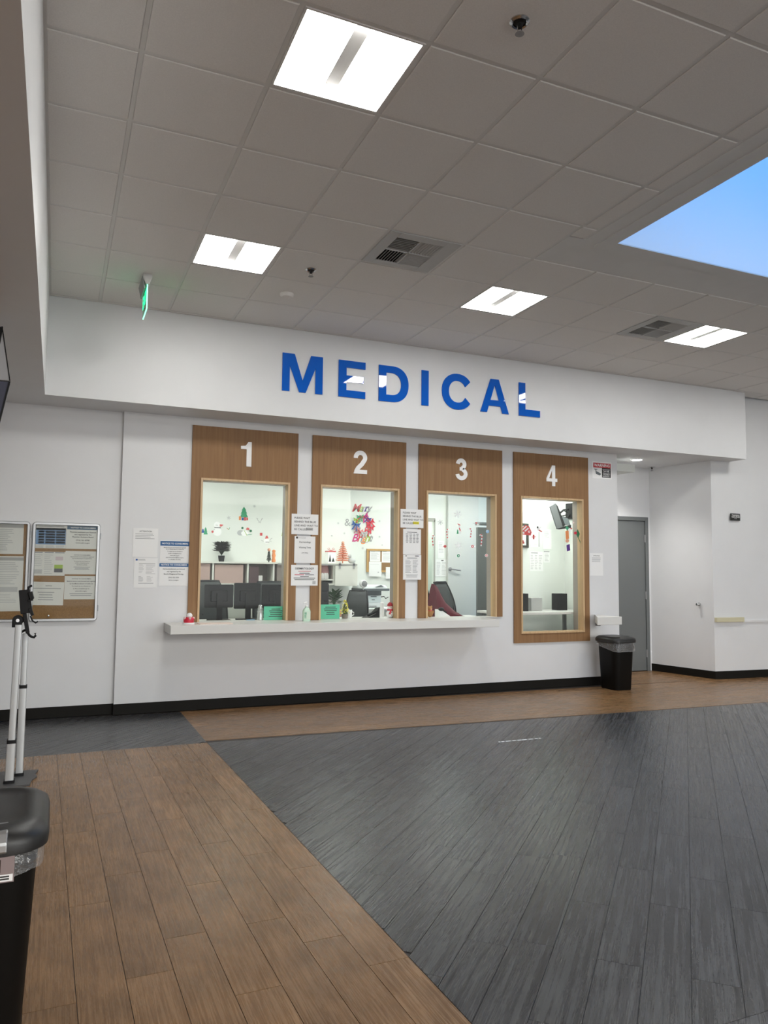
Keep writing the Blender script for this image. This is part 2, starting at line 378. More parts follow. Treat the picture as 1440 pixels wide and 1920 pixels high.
bm = bmesh.new(); bx(bm, 5.63, 5.75, YW+TH, 6.0, 0, ZB+0.05); struct('wall_alcove_left', bm, WALL)
bm = bmesh.new(); bx(bm, 5.75, 7.3, 5.02, 5.15, 2.21, ZB+0.05); bx(bm, 7.025, 7.3, 5.02, 5.15, 0, 2.21); bx(bm, 5.75, 5.98, 5.02, 5.15, 0, 2.21)
bx(bm, 5.63, 7.45, 5.25, 5.35, -0.1, ZB+.1); bx(bm, 5.63, 5.75, 5.15, 5.25, 0, ZB+.1); bx(bm, 7.3, 7.45, 4.3, 5.25, 0, ZB+.1); struct('wall_alcove_back', bm, WALL)  # unseen closure added behind the door to keep sky light from leaking in
bm = bmesh.new(); prism(bm, [(7.235, 4.03), (7.40, 4.03), (7.30, 5.15), (7.07, 5.15), (7.07, 5.02)], 0, ZB+0.05); struct('wall_alcove_right', bm, WALL)
bm = bmesh.new(); prism(bm, [(7.235, 4.03), (8.35, 3.94), (12.2, 3.55), (12.2, 3.8), (7.40, 4.25)], 0, ZC+0.1); struct('wall_right_front', bm, WALL)
bm = bmesh.new(); bx(bm, XL, 7.55, YS, YW+0.16, ZB, ZC+0.1); bx(bm, 5.66, 7.235, YW+0.16, 5.14, ZB, ZB+0.2); struct('wall_soffit', bm, WALL)
bm = bmesh.new(); bx(bm, -4.6, XL, -16.2, YN+0.1, ZB, ZC+0.1); struct('wall_bulkhead', bm, WALL)
bm = bmesh.new(); bx(bm, -4.7, -4.5, -16.2, YN, 0, ZB); struct('wall_left', bm, WALL)
bm = bmesh.new(); bx(bm, -4.7, 12.2, -16.3, -16.1, 0, ZC+0.1); struct('wall_rear', bm, WALL)
bm = bmesh.new(); bx(bm, 12.0, 12.2, -16.2, 3.6, 0, ZC+0.1); struct('wall_right', bm, WALL)
# baseboards
bm = bmesh.new(); bx(bm, -0.333, 5.756, YW-0.009, YW, 0, 0.102); bx(bm, 5.75, 5.757, YW-0.009, 5.02, 0, 0.102); struct('baseboard_back', bm, BASE, bevel=0.003)
bm = bmesh.new(); bx(bm, -4.5, -0.327, YN-0.009, YN, 0, 0.102); struct('baseboard_left', bm, BASE, bevel=0.003)
bm = bmesh.new(); prism(bm, [(7.227, 4.02), (7.06, 5.02), (7.07, 5.02), (7.237, 4.03)], 0, 0.102)
prism(bm, [(7.227, 4.02), (7.235, 4.03), (8.35, 3.94), (12.0, 3.57), (12.0, 3.56), (8.35, 3.93)], 0, 0.102); struct('baseboard_alcove', bm, BASE)
# wall rail on the right
bm = bmesh.new(); a = at(1328, 1157, 4.0); b = at(1376, 1157, 3.98)
prism(bm, [(7.24, 3.985), (7.70, 3.947), (7.70, 3.985), (7.24, 4.03)], 0.755, 0.815)
o = struct('trim_1', bm, RAIL, bevel=0.003)
bm = bmesh.new(); prism(bm, [(7.70, 3.972), (8.35, 3.918), (11.9, 3.56), (11.9, 3.6), (7.70, 4.0)], 0.748, 0.775); struct('trim_2', bm, WALL)

# ------------------------------------------------------------------ ceiling: deck, grid, tiles
SKX0, SKX1, SKY0, SKY1 = 2.842, 5.90, -2.6, 0.722
bm = bmesh.new(); D0, D1 = ZC+0.125, ZC+0.3
h0, h1, h2, h3 = SKX0-.055, SKX1+.055, SKY0-.055, SKY1+.055
bx(bm, -4.6, h0, -16.2, 4.3, D0, D1); bx(bm, h1, 12.2, -16.2, 4.3, D0, D1); bx(bm, h0, h1, h3, 4.3, D0, D1); bx(bm, h0, h1, -16.2, h2, D0, D1)
ceil = struct('ceiling', bm, DRYWALL)
XT, YT = 2.585, 0.785                  # where the tiles stop round the skylight
X9, YE = 8.45, 3.9
TROF = [(0, -1), (0, 3), (4, 3), (8, 3), (12, 3), (12, -1)]+[(i, j) for j in (-5, -9) for i in (0, 4, 8, 12)]
VENTS = [(2, 2), (7, 3)]
special = set(TROF+VENTS)
def tile(x0, x1, y0, y1):
    if x1-x0 < 0.03 or y1-y0 < 0.03: return
    g = 0.0135; bm = bmesh.new(); a, b, c, d = x0+g, x1-g, y0+g, y1-g; e = 0.004
    lo = [(a+e, c+e, ZC-0.006), (b-e, c+e, ZC-0.006), (b-e, d-e, ZC-0.006), (a+e, d-e, ZC-0.006)]
    mi_ = [(a, c, ZC-0.003), (b, c, ZC-0.003), (b, d, ZC-0.003), (a, d, ZC-0.003)]
    hi = [(a, c, ZC+0.014), (b, c, ZC+0.014), (b, d, ZC+0.014), (a, d, ZC+0.014)]
    loft(bm, [lo, mi_, hi]); obj('ceiling_tile', bm, TILE, ceil)
for i in range(-2, 14):
    for j in range(-4, 7):
        if (i, j) in special: continue
        x0, x1 = max(i*T, XL), min((i+1)*T, X9); y0, y1 = j*T, min((j+1)*T, YE if i*T > 7.3 else YS)
        if x0 > 7.2 and x0 < 7.55: x0 = max(x0, i*T)
        if j < 2 and x1 > XT:                     # beside the skylight
            if x0 >= XT: continue
            x1 = XT if j < 1 else x1
            if j == 1: tile(x0, XT, y0, YT); continue
        tile(x0, x1, y0, y1)
def bar(x0, x1, y0, y1): box('grid_bar', GRID, ceil, x0, x1, y0, y1, ZC-(0.0005 if x1-x0 < y1-y0 else 0.0009), ZC+0.03)
h = 0.012
for i in range(-1, 14):
    x = i*T
    if x < XT: bar(x-h, x+h, -2.45, YS)
    else: bar(x-h, x+h, 2*T, YE if x > 7.55 else YS)
for j in range(-4, 7):
    y = j*T
    if j < 2: bar(XL, XT, y-h, y+h)
    else: bar(XL, X9, y-h, y+h)
bar(XL, XL+0.022, -16, YS); bar(XL, 7.55, YS-0.022, YS)
bar(XT-0.010, XT+0.012, -2.45, YT)
bm = bmesh.new()                       # drywall round the skylight
bx(bm, XT+0.012, SKX0-.0505, -2.45, SKY1+.0504, ZC-0.004, ZC+0.13); bx(bm, XT+0.0005, 8.45, SKY1+.0505, 2*T-0.012, ZC-0.004, ZC+0.03); bx(bm, SKX1+.0505, 8.45, -2.45, SKY1, ZC-0.004, ZC+0.13)
bx(bm, 2.45, XT, YT+0.004, 2*T-0.012, ZC-0.004, ZC+0.03)
obj('drywall_border', bm, DRYWALL, ceil)
bm = bmesh.new()                       # off-frame ceiling, plain board
bx(bm, XL, 12.1, -16.2, -2.452, ZC, ZC+0.03); bx(bm, 8.46, 12.1, -2.45, 3.9, ZC, ZC+0.03)
bmesh.ops.recalc_face_normals(bm, faces=bm.faces); obj('ceiling_board', bm, TILE, ceil)
# skylight shaft
bm = bmesh.new(); S1 = ZC+1.45
bx(bm, SKX0-0.05, SKX0, SKY0, SKY1, ZC-0.003, S1); bx(bm, SKX1, SKX1+0.05, SKY0, SKY1, ZC-0.003, S1)
bx(bm, SKX0-0.05, SKX1+0.05, SKY1, SKY1+0.05, ZC-0.003, S1); bx(bm, SKX0-0.05, SKX1+0.05, SKY0-0.05, SKY0, ZC+0.031, S1)
sky = struct('window_5', bm, SHAFT)
bm = bmesh.new()
bx(bm, SKX0-0.05, SKX1+0.05, SKY0-0.05, SKY1+0.05, S1+0.005, S1+0.012); obj('pane', bm, glass_mat('skylight_pane', (0.95, 0.97, 1.0), 0.6), sky)
bm = bmesh.new()
for x in (SKX0+0.001, SKX0+1.4, SKX1-0.041): bx(bm, x, x+0.04, SKY0+0.001, SKY1-0.001, S1-0.03, S1+0.003)
obj('frame', bm, SHAFT, sky)
bm = bmesh.new()                       # shadow-gap frame around the opening
r0 = 0.125
bx(bm, SKX0-r0, SKX0-0.001, -2.45, SKY1+r0, ZC-0.010, ZC-0.0042); bx(bm, SKX0-0.001, 8.0, SKY1+0.001, SKY1+r0, ZC-0.010, ZC-0.0042)
obj('opening_trim', bm, DRYWALL, sky)

# ------------------------------------------------------------------ troffers, vents, downlight, sprinklers
BARM = mat('troffer_bar', (0.80, 0.80, 0.80), 0.5)
def troffer(i, j, label):
    x0, y0 = i*T+0.013, j*T+0.013; x1, y1 = (i+1)*T-0.013, (j+1)*T-0.013; cx_ = (x0+x1)/2
    t = thing('ceiling_light', label, 'ceiling light', (cx_, (y0+y1)/2, ZC), 'square ceiling troffers')
    bm = bmesh.new(); w = 0.012
    bx(bm, x0, x1, y0, y0+w, ZC-0.006, ZC+0.02); bx(bm, x0, x1, y1-w, y1, ZC-0.006, ZC+0.02); bx(bm, x0, x0+w, y0+w, y1-w, ZC-0.006, ZC+0.02); bx(bm, x1-w, x1, y0+w, y1-w, ZC-0.006, ZC+0.02)
    obj('frame', bm, GRID, t)
    hb = 0.035; dz = 0.018
    for s in (-1, 1):
        bm = bmesh.new(); n = 6; xe = (x0+w if s < 0 else x1-w); xi = cx_+s*hb
        prof = [(xe+(xi-xe)*k/n, ZC+0.004+dz*math.sin(math.pi/2*k/n)) for k in range(n+1)]
        lo = [(bm.verts.new((x, y0+w, z)), bm.verts.new((x, y1-w, z))) for x, z in prof]
        for a, b in zip(lo, lo[1:]): bm.faces.new((a[0], a[1], b[1], b[0]))
        bm.faces.new([a[0] for a in lo]+[bm.verts.new((xi, y0+w, ZC+0.004))]) if False else None
        obj('diffuser', bm, EMIT, t, smooth=True)
    bm = bmesh.new(); bx(bm, cx_-hb, cx_+hb, y0+w, y1-.085, ZC+dz+0.003, ZC+dz+0.013); obj('centre_bar', bm, BARM, t)
    box('end_cap', EMIT, t, cx_-hb, cx_+hb, y1-.085, y1-w, ZC+dz+.004, ZC+dz+.012)
    for yy in (y0+w, y1-w-0.004): box('end_plate', EMIT, t, x0+w, x1-w, yy, yy+0.004, ZC+0.0, ZC+dz+0.004)
    bm = bmesh.new(); bx(bm, x0+0.002, x1-0.002, y0+0.002, y1-0.002, ZC+0.064, ZC+0.10); obj('housing', bm, GRID, t)
LL = {(0, -1): 'large-looking bright square ceiling light at the top of the picture', (0, 3): 'bright square ceiling light next to the dark sprinkler, above window one', (4, 3): 'bright square ceiling light between the two air vents', (8, 3): 'bright square ceiling light touching the far air vent on its right'}
ORD = {0: 'leftmost', 4: 'second from left', 8: 'third from left', 12: 'rightmost'}
for i, j in TROF: troffer(i, j, LL.get((i, j), ('square ceiling light outside the picture, row %s, %s' % ('on the far right' if i == 12 and j > -2 else 'just behind the viewpoint' if j == -5 else 'farther behind the viewpoint', ('near the soffit' if j == 3 else 'beside the skylight') if i == 12 and j > -2 else ORD[i]))))

def vent(i, j, label):
    x0, y0 = i*T+0.013, j*T+0.013; x1, y1 = (i+1)*T-0.013, (j+1)*T-0.013
    t = thing('air_vent', label, 'air vent', ((x0+x1)/2, (y0+y1)/2, ZC), 'square ceiling air vents')
    m_ = 0.085; a, b, c, d = x0+m_, x1-m_-0.03, y0+m_, y1-m_+0.02; bm = bmesh.new(); z0, z1 = ZC-0.008, ZC+0.004
    bx(bm, x0, a, y0, y1, z0, z1); bx(bm, b, x1, y0, y1, z0, z1); bx(bm, a, b, y0, c, z0, z1); bx(bm, a, b, d, y1, z0, z1)
    obj('face_plate', bm, VENT, t, bevel=0.002)
    bm = bmesh.new(); bx(bm, a-0.01, b+0.01, c-0.01, d+0.01, ZC+0.045, ZC+0.05); [bx(bm, *q, ZC+.0045, ZC+.05) for q in ((a-.01, a-.006, c-.01, d+.01), (b+.006, b+.01, c-.01, d+.01), (a-.006, b+.006, c-.01, c-.006), (a-.006, b+.006, d+.006, d+.01))]; obj('duct', bm, BLACKM, t)
    mx, my = (a+b)/2, (c+d)/2
    bm = bmesh.new(); bx(bm, mx-0.005, mx+0.005, c, d, z0, z1+0.02); bx(bm, a, b, my-0.005, my+0.005, z0, z1+0.02); obj('divider', bm, VENT, t)
    def slats(qx0, qx1, qy0, qy1, along_x, lean):
        n = 8
        for k in range(n):
            bm = bmesh.new(); u = (k+0.5)/n; hw = 0.011
            if along_x:
                y = qy0+(qy1-qy0)*u
                vs = [(qx0, y-hw*lean, ZC-0.004), (qx1, y-hw*lean, ZC-0.004), (qx1, y+hw*lean, ZC+0.022), (qx0, y+hw*lean, ZC+0.022)]
                off = Vector((0, 0.002, 0))
            else:
                x = qx0+(qx1-qx0)*u
                vs = [(x-hw*lean, qy0, ZC-0.004), (x-hw*lean, qy1, ZC-0.004), (x+hw*lean, qy1, ZC+0.022), (x+hw*lean, qy0, ZC+0.022)]
                off = Vector((0.002, 0, 0))
            loft(bm, [[Vector(p)-off for p in vs], [Vector(p)+off for p in vs]]); obj('slat', bm, VENT, t)
    slats(a, mx-0.005, c, my-0.005, True, 0.95); slats(mx+0.005, b, c, my-0.005, False, -1.0)
    slats(a, mx-0.005, my+0.005, d, False, 0.8); slats(mx+0.005, b, my+0.005, d, True, -1.0)
vent(2, 2, 'white four-way air vent nearer the skylight, above window two')
vent(7, 3, 'white four-way air vent beside the farthest ceiling light')

def sprinkler(x, y, z, label, s=1.0):
    t = thing('sprinkler', label, 'sprinkler', (x, y, z), 'fire sprinklers')
    bm = bmesh.new(); lathe(bm, [(0.045*s, 0.0), (0.045*s, -0.004), (0.036*s, -0.012), (0.030*s, -0.008), (0.028*s, 0.01)], (x, y, z), 20); obj('escutcheon', bm, CHROME, t, smooth=True)
    bm = bmesh.new(); lathe(bm, [(0.027*s, -0.006), (0.012*s, -0.012), (0.012*s, -0.03), (0.006*s, -0.034)], (x, y, z), 14); obj('nozzle', bm, BLACKM, t, smooth=True)
    bm = bmesh.new(); tube(bm, [(x-0.011*s, y, z-0.025), (x-0.010*s, y, z-0.048), (x, y, z-0.056)], 0.0025, 6); tube(bm, [(x+0.011*s, y, z-0.025), (x+0.010*s, y, z-0.048), (x, y, z-0.056)], 0.0025, 6)
    obj('yoke', bm, CHROME, t)
    bm = bmesh.new(); lathe(bm, [(0.020*s, -0.056), (0.021*s, -0.059), (0.006, -0.062)], (x, y, z), 14); obj('deflector', bm, GREY, t, smooth=True)
sprinkler(0.909, -0.90, ZC-0.006, 'dark recessed sprinkler in the ceiling tile right of the nearest light')
sprinkler(0.925, 2.153, ZC-0.006, 'small dark sprinkler in the ceiling beside the light over window one')
sprinkler(6.98, 4.86, ZB, 'sprinkler hanging in the far corner of the door alcove')
bm = bmesh.new(); lathe(bm, [(0.062, 0), (0.062, -0.012), (0.05, -0.03), (0.02, -0.034)], (0.901, 2.767, ZC-0.006), 24)
tag(obj('smoke_detector', bm, TILE, smooth=True, origin=(0.901, 2.767, ZC)), 'round white smoke detector on the ceiling near the green exit sign', 'smoke detector')
t = thing('downlight', 'round recessed downlight glowing in the soffit over the grey door', 'ceiling light', (6.31, 4.42, ZB))
bm = bmesh.new(); lathe(bm, [(0.085, 0), (0.085, -0.004), (0.068, -0.005), (0.066, -0.001)], (6.31, 4.42, ZB), 28); obj('trim_ring', bm, WHITE, t, smooth=True)
bm = bmesh.new(); lathe(bm, [(0.066, -0.0015), (0.03, -0.0025)], (6.31, 4.42, ZB), 28); obj('lens', bm, EMIT_D, t)
l = bpy.data.lights.new('downlight_beam', 'SPOT'); l.energy = 30; l.spot_size = math.radians(112); l.spot_blend = 1.0; l.shadow_soft_size = 0.05; l.color = (1.0, 0.98, 0.93)
o = bpy.data.objects.new('downlight_beam', l); COL.objects.link(o); o.parent = t; o.location = (0, 0, -0.012)

# exit sign
EX, EY = -0.272, 2.80
t = thing('exit_sign', 'edge-lit green acrylic exit sign hanging from the ceiling, seen edge-on', 'exit sign', (EX, EY+0.17, ZC))
bm = bmesh.new(); prism_y(bm, [(EX-0.048, ZC-0.006), (EX+0.030, ZC-0.006), (EX+0.026, ZC-0.045), (EX+0.006, ZC-0.095), (EX-0.022, ZC-0.095), (EX-0.044, ZC-0.045)], EY, EY+0.33); obj('housing', bm, VENT, t, bevel=0.003)
bm = bmesh.new(); prism_y(bm, [(EX-0.052, ZC-0.03), (EX-0.044, ZC-0.03), (EX-0.022, ZC-0.125), (EX-0.032, ZC-0.125)], EY+0.02, EY+0.31); obj('backplate', bm, GREY, t)
bm = bmesh.new(); bx(bm, EX-0.012, EX-0.004, EY+0.012, EY+0.30, ZC-0.30, ZC-0.095); obj('acrylic_panel', bm, ACRYL, t)
bm = bmesh.new(); bx(bm, EX-0.013, EX-0.003, EY+0.006, EY+0.012, ZC-0.30, ZC-0.096); bx(bm, EX-0.013, EX-0.003, EY+0.006, EY+0.30, ZC-0.306, ZC-0.30); obj('glowing_edge', bm, EGREEN2, t)
o = text('letters', 'EXIT', 0, 0, 0, 0.15, EGREEN, t, bold=0.004); o.location = Vector((EX-0.014, EY+0.16, ZC-0.18))-wloc(t); o.rotation_euler = (math.pi/2, 0, -math.pi/2)

# ------------------------------------------------------------------ lettering on the soffit
def arc(cx_, cz_, rx, rz, a0, a1, n=24, e=1.0):
    out = []
    for k in range(n+1):
        a = math.radians(a0+(a1-a0)*k/n); c, s = math.cos(a), math.sin(a)
        out.append((cx_+rx*math.copysign(abs(c)**e, c), cz_+rz*math.copysign(abs(s)**e, s)))
    return out
def lift(y0):
    lift.n = (lift.n+1) % 8; return y0-0.0003*lift.n
lift.n = 0
def strip(bm, outer, inner, y0, y1):
    for k in range(len(outer)-1): prism_y(bm, [outer[k], outer[k+1], inner[k+1], inner[k]], y0, y1)
def letter(ch, x0, x1, z0, z1, y0, y1, s):
    bm = bmesh.new(); w, h_ = x1-x0, z1-z0
    P = lambda *p: prism_y(bm, [(x0+a, z0+b) for a, b in p], lift(y0), y1)
    R = lambda a, b, c, d: P((a, c), (b, c), (b, d), (a, d))
    if ch == 'I': R(0, w, 0, h_)
    elif ch == 'L': R(0, s, s*.9, h_); R(0, w, 0, s*.9)
    elif ch == 'E':
        q = s*.86; R(0, s, 0, h_); R(s, w, 0, q); R(s, w, h_-q, h_); R(s, w*.93, h_/2-q*.45, h_/2+q*.5)
    elif ch == 'M':
        R(0, s*.9, 0, h_); R(w-s*.9, w, 0, h_); d = s*1.15
        P((s*.9, h_), (s*.9, h_-d*1.25), (w/2-s*.40, 0), (w/2, 0), (w/2, d*1.2), (d*1.28, h_)); P((w-s*.9, h_), (w-d*1.28, h_), (w/2, d*1.2), (w/2, 0), (w/2+s*.40, 0), (w-s*.9, h_-d*1.25))
    elif ch == 'A':
        ap = s*.62
        P((0, 0), (s*.98, 0), (w/2, h_-s*.75), (w/2, h_), (w/2-ap, h_)); P((w, 0), (w/2+ap, h_), (w/2, h_), (w/2, h_-s*.75), (w-s*.98, 0)); R(w*.26, w*.74, h_*.2, h_*.2+s*.78)
    elif ch == 'D':
        R(0, s, 0, h_); q = s*.86; a = w-s
        strip(bm, [(x0+s, z0+h_)]+arc(x0+w*.46, z0+h_/2, w*.54, h_/2, 90, -90, 24, .9)+[(x0+s, z0)], [(x0+s, z0+h_-q)]+arc(x0+w*.42, z0+h_/2, w*.58-s, h_/2-q, 90, -90, 24, .9)+[(x0+s, z0+q)], y0, y1)
    elif ch == 'C':
        q = s*.92
        strip(bm, arc(x0+w*.52, z0+h_/2, w*.52, h_*.52, 36, 324, 36, .93), arc(x0+w*.52, z0+h_/2, w*.52-s, h_*.52-q, 28, 332, 36, .93), y0, y1)
    return bm
sign = thing('wall_lettering', 'large glossy blue letters spelling MEDICAL on the white soffit', 'sign', (2.69, YS, 3.39))
for ch, a, b in (('M', 1.133, 1.561), ('E', 1.736, 2.035), ('D', 2.190, 2.538), ('I', 2.696, 2.781), ('C', 2.946, 3.322), ('A', 3.435, 3.809), ('L', 3.948, 4.236)):
    obj('letter', letter(ch, a, b, 3.197, 3.585, YS-0.012, YS-0.0005, 0.086), BLUE, sign)

# ------------------------------------------------------------------ service windows
def stroke(bm, pts, w, y0, y1):
    L_, R_ = [], []
    for i, p in enumerate(pts):
        a = pts[max(i-1, 0)]; b = pts[min(i+1, len(pts)-1)]; dx, dz = b[0]-a[0], b[1]-a[1]; l = math.hypot(dx, dz) or 1
        L_.append((p[0]-dz/l*w/2, p[1]+dx/l*w/2)); R_.append((p[0]+dz/l*w/2, p[1]-dx/l*w/2))
    strip(bm, L_, R_, y0, y1)
def digit(n, cx_, z0, hh, y0, y1):
    bm = bmesh.new(); s = hh*0.19; w = hh*0.62; x0 = cx_-w/2
    Q = lambda *p: prism_y(bm, [(x0+a*w, z0+b*hh) for a, b in p], lift(y0), y1)
    if n == 1:
        Q((.52, 0), (.84, 0), (.84, 1), (.62, 1), (.52, .9)); Q((.14, .70), (.52, .70), (.52, .9), (.44, .84), (.14, .82))
    elif n == 2:
        stroke(bm, arc(x0+w*.5, z0+hh*.69, w*.5-s/2, hh*.31-s/2, 185, -18, 20)+[(x0+w*.62, z0+hh*.42), (x0+w*.34, z0+hh*.25), (x0+w*.18, z0+hh*.08)], s, y0, y1)
        Q((0, 0), (1, 0), (1, .17), (.10, .17))
    elif n == 3:
        stroke(bm, arc(x0+w*.47, z0+hh*.73, w*.43-s/2, hh*.27-s/2, 175, -80, 18), s, y0, y1)
        stroke(bm, arc(x0+w*.5, z0+hh*.29, w*.5-s/2, hh*.29-s/2, 80, -175, 20), s, y0, y1); Q((.34, .44), (.6, .44), (.6, .60), (.34, .60))
    elif n == 4:
        Q((.52, 0), (.81, 0), (.81, 1), (.52, 1)); Q((0, .21), (1, .21), (1, .37), (0, .37)); Q((0, .37), (.24, .37), (.56, .84), (.52, 1))
    return bm
for k in range(4):
    x0 = WX[k]; x1 = x0+1.113; a, b = OPEN[k]; z0, z1 = OZ[k]; zb = 0.868 if k < 3 else 0.55; zt = 2.853
    bm = bmesh.new(); yf = YW-0.020
    bx(bm, x0, a, yf, YW-0.0005, zb, zt); bx(bm, b, x1, yf, YW-0.0005, zb, zt); bx(bm, a, b, yf, YW-0.0005, z1, zt)
    if k == 3: bx(bm, a, b, yf, YW-0.0005, zb, z0)
    win = struct('window_%d' % (k+1), bm, LAM)
    bm = bmesh.new(); c = 0.022; cf = YW-0.034; cb = YW+0.075
    bx(bm, a, a+c, cf, cb, z0, z1); bx(bm, b-c, b, cf, cb, z0, z1); bx(bm, a+c, b-c, cf, cb, z1-c, z1)
    if k == 3: bx(bm, a+c, b-c, cf, cb, z0, z0+c)
    obj('casing', bm, MAPLE, win, bevel=0.002)
    zz = z0+(c if k == 3 else 0.009)
    bm = bmesh.new(); bx(bm, a+c, b-c, YW+0.015, YW+0.021, zz+0.001, z1-c); obj('pane', bm, PANE, win)
    bm = bmesh.new(); bx(bm, a+0.002, a+c-0.004, cb, YW+TH, z0, z1-c); bx(bm, b-c+0.002, b-0.002, cb, YW+TH, z0, z1-c); bx(bm, a+c, b-c, cb, YW+TH, z1-c+0.002, z1-0.002); obj('reveal_lining', bm, mat('reveal_taupe', (0.34, 0.30, 0.265), 0.6), win)
    if k < 3: box('sill', COUNTER, win, a+0.0005, b-0.0005, YW-0.0355, YW+TH, 0.8605, 0.8685)
    obj('numeral', digit(k+1, (x0+x1)/2-0.005, 2.462, 0.258, yf-0.007, yf-0.0003), WHITE, win)

# counter and ledges
bm = bmesh.new(); bx(bm, 0.115, 3.675, 3.70, YW-0.036, 0.785, 0.868)
for xa, xb in ((0.115, WX[0]), (WX[0]+1.114, WX[1]), (WX[1]+1.114, WX[2])): bx(bm, xa, xb, YW-0.036, YW-0.001, 0.785, 0.868)
tag(obj('service_counter', bm, COUNTER, bevel=0.003, origin=(1.9, 3.9, 0.785)), 'long white laminate counter shelf under windows one to three', 'counter')
bm = bmesh.new(); prism(bm, [(5.03, 3.70), (5.395, 3.70), (5.395, YW-0.0005), (5.365, YW-0.0005)], 0.778, 0.872)
tag(obj('wall_shelf', bm, COUNTER, bevel=0.003, origin=(5.2, 3.9, 0.778)), 'short white ledge stub above the black bin beside window four', 'shelf')
bm = bmesh.new(); bx(bm, 5.372, 5.39, 4.08, YW-0.0005, 0.735, 0.777); tag(obj('shelf_bracket', bm, GREY, origin=(5.0, 4, 0.7)), 'small grey bracket under the short white ledge', 'bracket')

# ------------------------------------------------------------------ papers on walls and boards
def paper(label, px, Y, content, group=None, m=PAPER, cat='notice', name='notice', tilt=0.0, thick=0.0012):
    p, q = at(px[0], px[1], Y), at(px[2], px[3], Y); x0, x1, z0, z1 = p.x, q.x, q.z, p.z; w, h_ = x1-x0, z1-z0
    c = Vector(((x0+x1)/2, Y, (z0+z1)/2))
    bm = bmesh.new(); bx(bm, x0, x1, Y, Y+thick, z0, z1)
    o = obj(name, bm, m, origin=c); tag(o, label, cat, group)
    groups = {}
    for it in content:
        if it[0] == 't':
            _, body, u, v, s, mm, al, bold = (list(it)+[INK, 'CENTER', 0.0])[:8] if len(it) < 8 else it
            text('printed_text', body, x0+u*w, z1-v*h_, Y-0.0013, s*w, mm, o, al, bold*s*w)
        elif it[0] == 'l':
            _, u0, u1, v0, v1, n, frac, rag, cen, mm = it
            bm = groups.setdefault(mm.name, bmesh.new()); lines(bm, x0+u0*w, x0+u1*w, z1-v1*h_, z1-v0*h_, Y-0.0002, n, frac, rag, cen)
        elif it[0] == 'r':
            _, u0, u1, v0, v1, mm = it
            bm = groups.setdefault(mm.name+'_r', bmesh.new()); bx(bm, x0+u0*w, x0+u1*w, Y-0.0007, Y-0.0001, z1-v1*h_, z1-v0*h_)
    for k, bm in groups.items():
        obj('print_block' if k.endswith('_r') else 'print_lines', bm, MATS[k[:-2]] if k.endswith('_r') else MATS[k], o)
    if tilt: o.rotation_euler = (0, tilt, 0)
    return o
YP = YW-0.0025
def body(s, v, lead=0.085, size=0.06, bold=0.012, m=INK): return [('t', l, 0.5, v+i*lead, size, m, 'CENTER', bold) for i, l in enumerate(s)]
# on the wall left of window one
paper('typed white sheet pinned highest left of window one', (250, 990, 295, 1045), YP, [('t', 'ATTENTION', .5, .11, .09, INK, 'CENTER', .004), ('l', .09, .88, .17, .38, 4, .28, .35, False, INKG)])
paper('white form with small purple letterhead below the typed sheet, left of window one', (252, 1046, 294, 1102), YP, [('r', .06, .14, .03, .09, NAVY), ('l', .16, .5, .03, .09, 2, .35, .2, False, INKG), ('l', .2, .9, .17, .21, 1, .4, .1, False, INKG), ('l', .2, .42, .21, .5, 7, .3, .5, False, INKL), ('l', .5, .92, .21, .55, 8, .3, .4, False, INKL), ('l', .2, .42, .6, .8, 5, .3, .6, False, INKG), ('l', .55, .85, .6, .8, 6, .3, .6, False, INKL), ('l', .2, .85, .83, .87, 1, .4, .2, False, INKG)])
BAND = [('r', 0, 1, .03, .25, INKB), ('t', 'NOTICE TO CONSUMERS', .5, .145, .078, WHITE, 'CENTER', .02)]
paper('blue-banded notice about medical doctors beside window one, upper of two', (301, 1013, 354.5, 1054), YP, BAND+body(['Medical doctors are licensed and regulated', 'by the Medical Board of California.'], .33, .075, .044)+body(['To check up on a license or', 'to file a complaint go to', 'www.mbc.ca.gov,', 'email: licensecheck@mbc.ca.gov,', 'or call (800) 633-2322.'], .51, .095, .046))
paper('blue-banded notice about nurse practitioners beside window one, lower of two', (299, 1055, 352, 1098.5), YP, [('r', 0, 1, .02, .17, INKB), ('t', 'NOTICE TO CONSUMERS', .5, .095, .078, WHITE, 'CENTER', .02)]+body(['Nurse practitioners are licensed', 'and regulated by the', 'Board of Registered Nursing.'], .27, .11, .058, .015)+body(['(916) 322-3350', 'www.rn.ca.gov'], .64, .11, .058, .01))
# between windows, standing off over the edges of the wooden surrounds
YF = YW-0.024
WAIT = ['PLEASE WAIT', 'BEHIND THE BLUE', 'LINE AND WAIT TO', 'BE CALLED']
def wait(label, px, hl):
    o = paper(label, px, YF, [('t', l, .1, .20+.185*i, .098, INK, 'LEFT', .006) for i, l in enumerate(WAIT)]+[('r', .54, .80, .66, .80, hl), ('t', 'THANKS', .55, .735, .06, INK, 'LEFT', .004)], 'wait behind the blue line notices')
    return o
wait('please wait behind the blue line notice with grey patch, between windows one and two', (547, 963, 596.5, 1003), INKL)
paper('Dermatology waiting time sheet with small dark letterhead between windows one and two', (552.5, 1005, 590.5, 1056), YF, [('r', .07, .16, .02, .09, INK), ('l', .18, .55, .02, .09, 2, .35, .2, False, INKL)]+[('t', 'Dermatology', .5, .22, .105, INK, 'CENTER', .004), ('t', 'Waiting Time', .5, .42, .105, INK, 'CENTER', .004), ('t', '3-4 Hrs', .5, .62, .10, INK, 'CENTER', .004)])
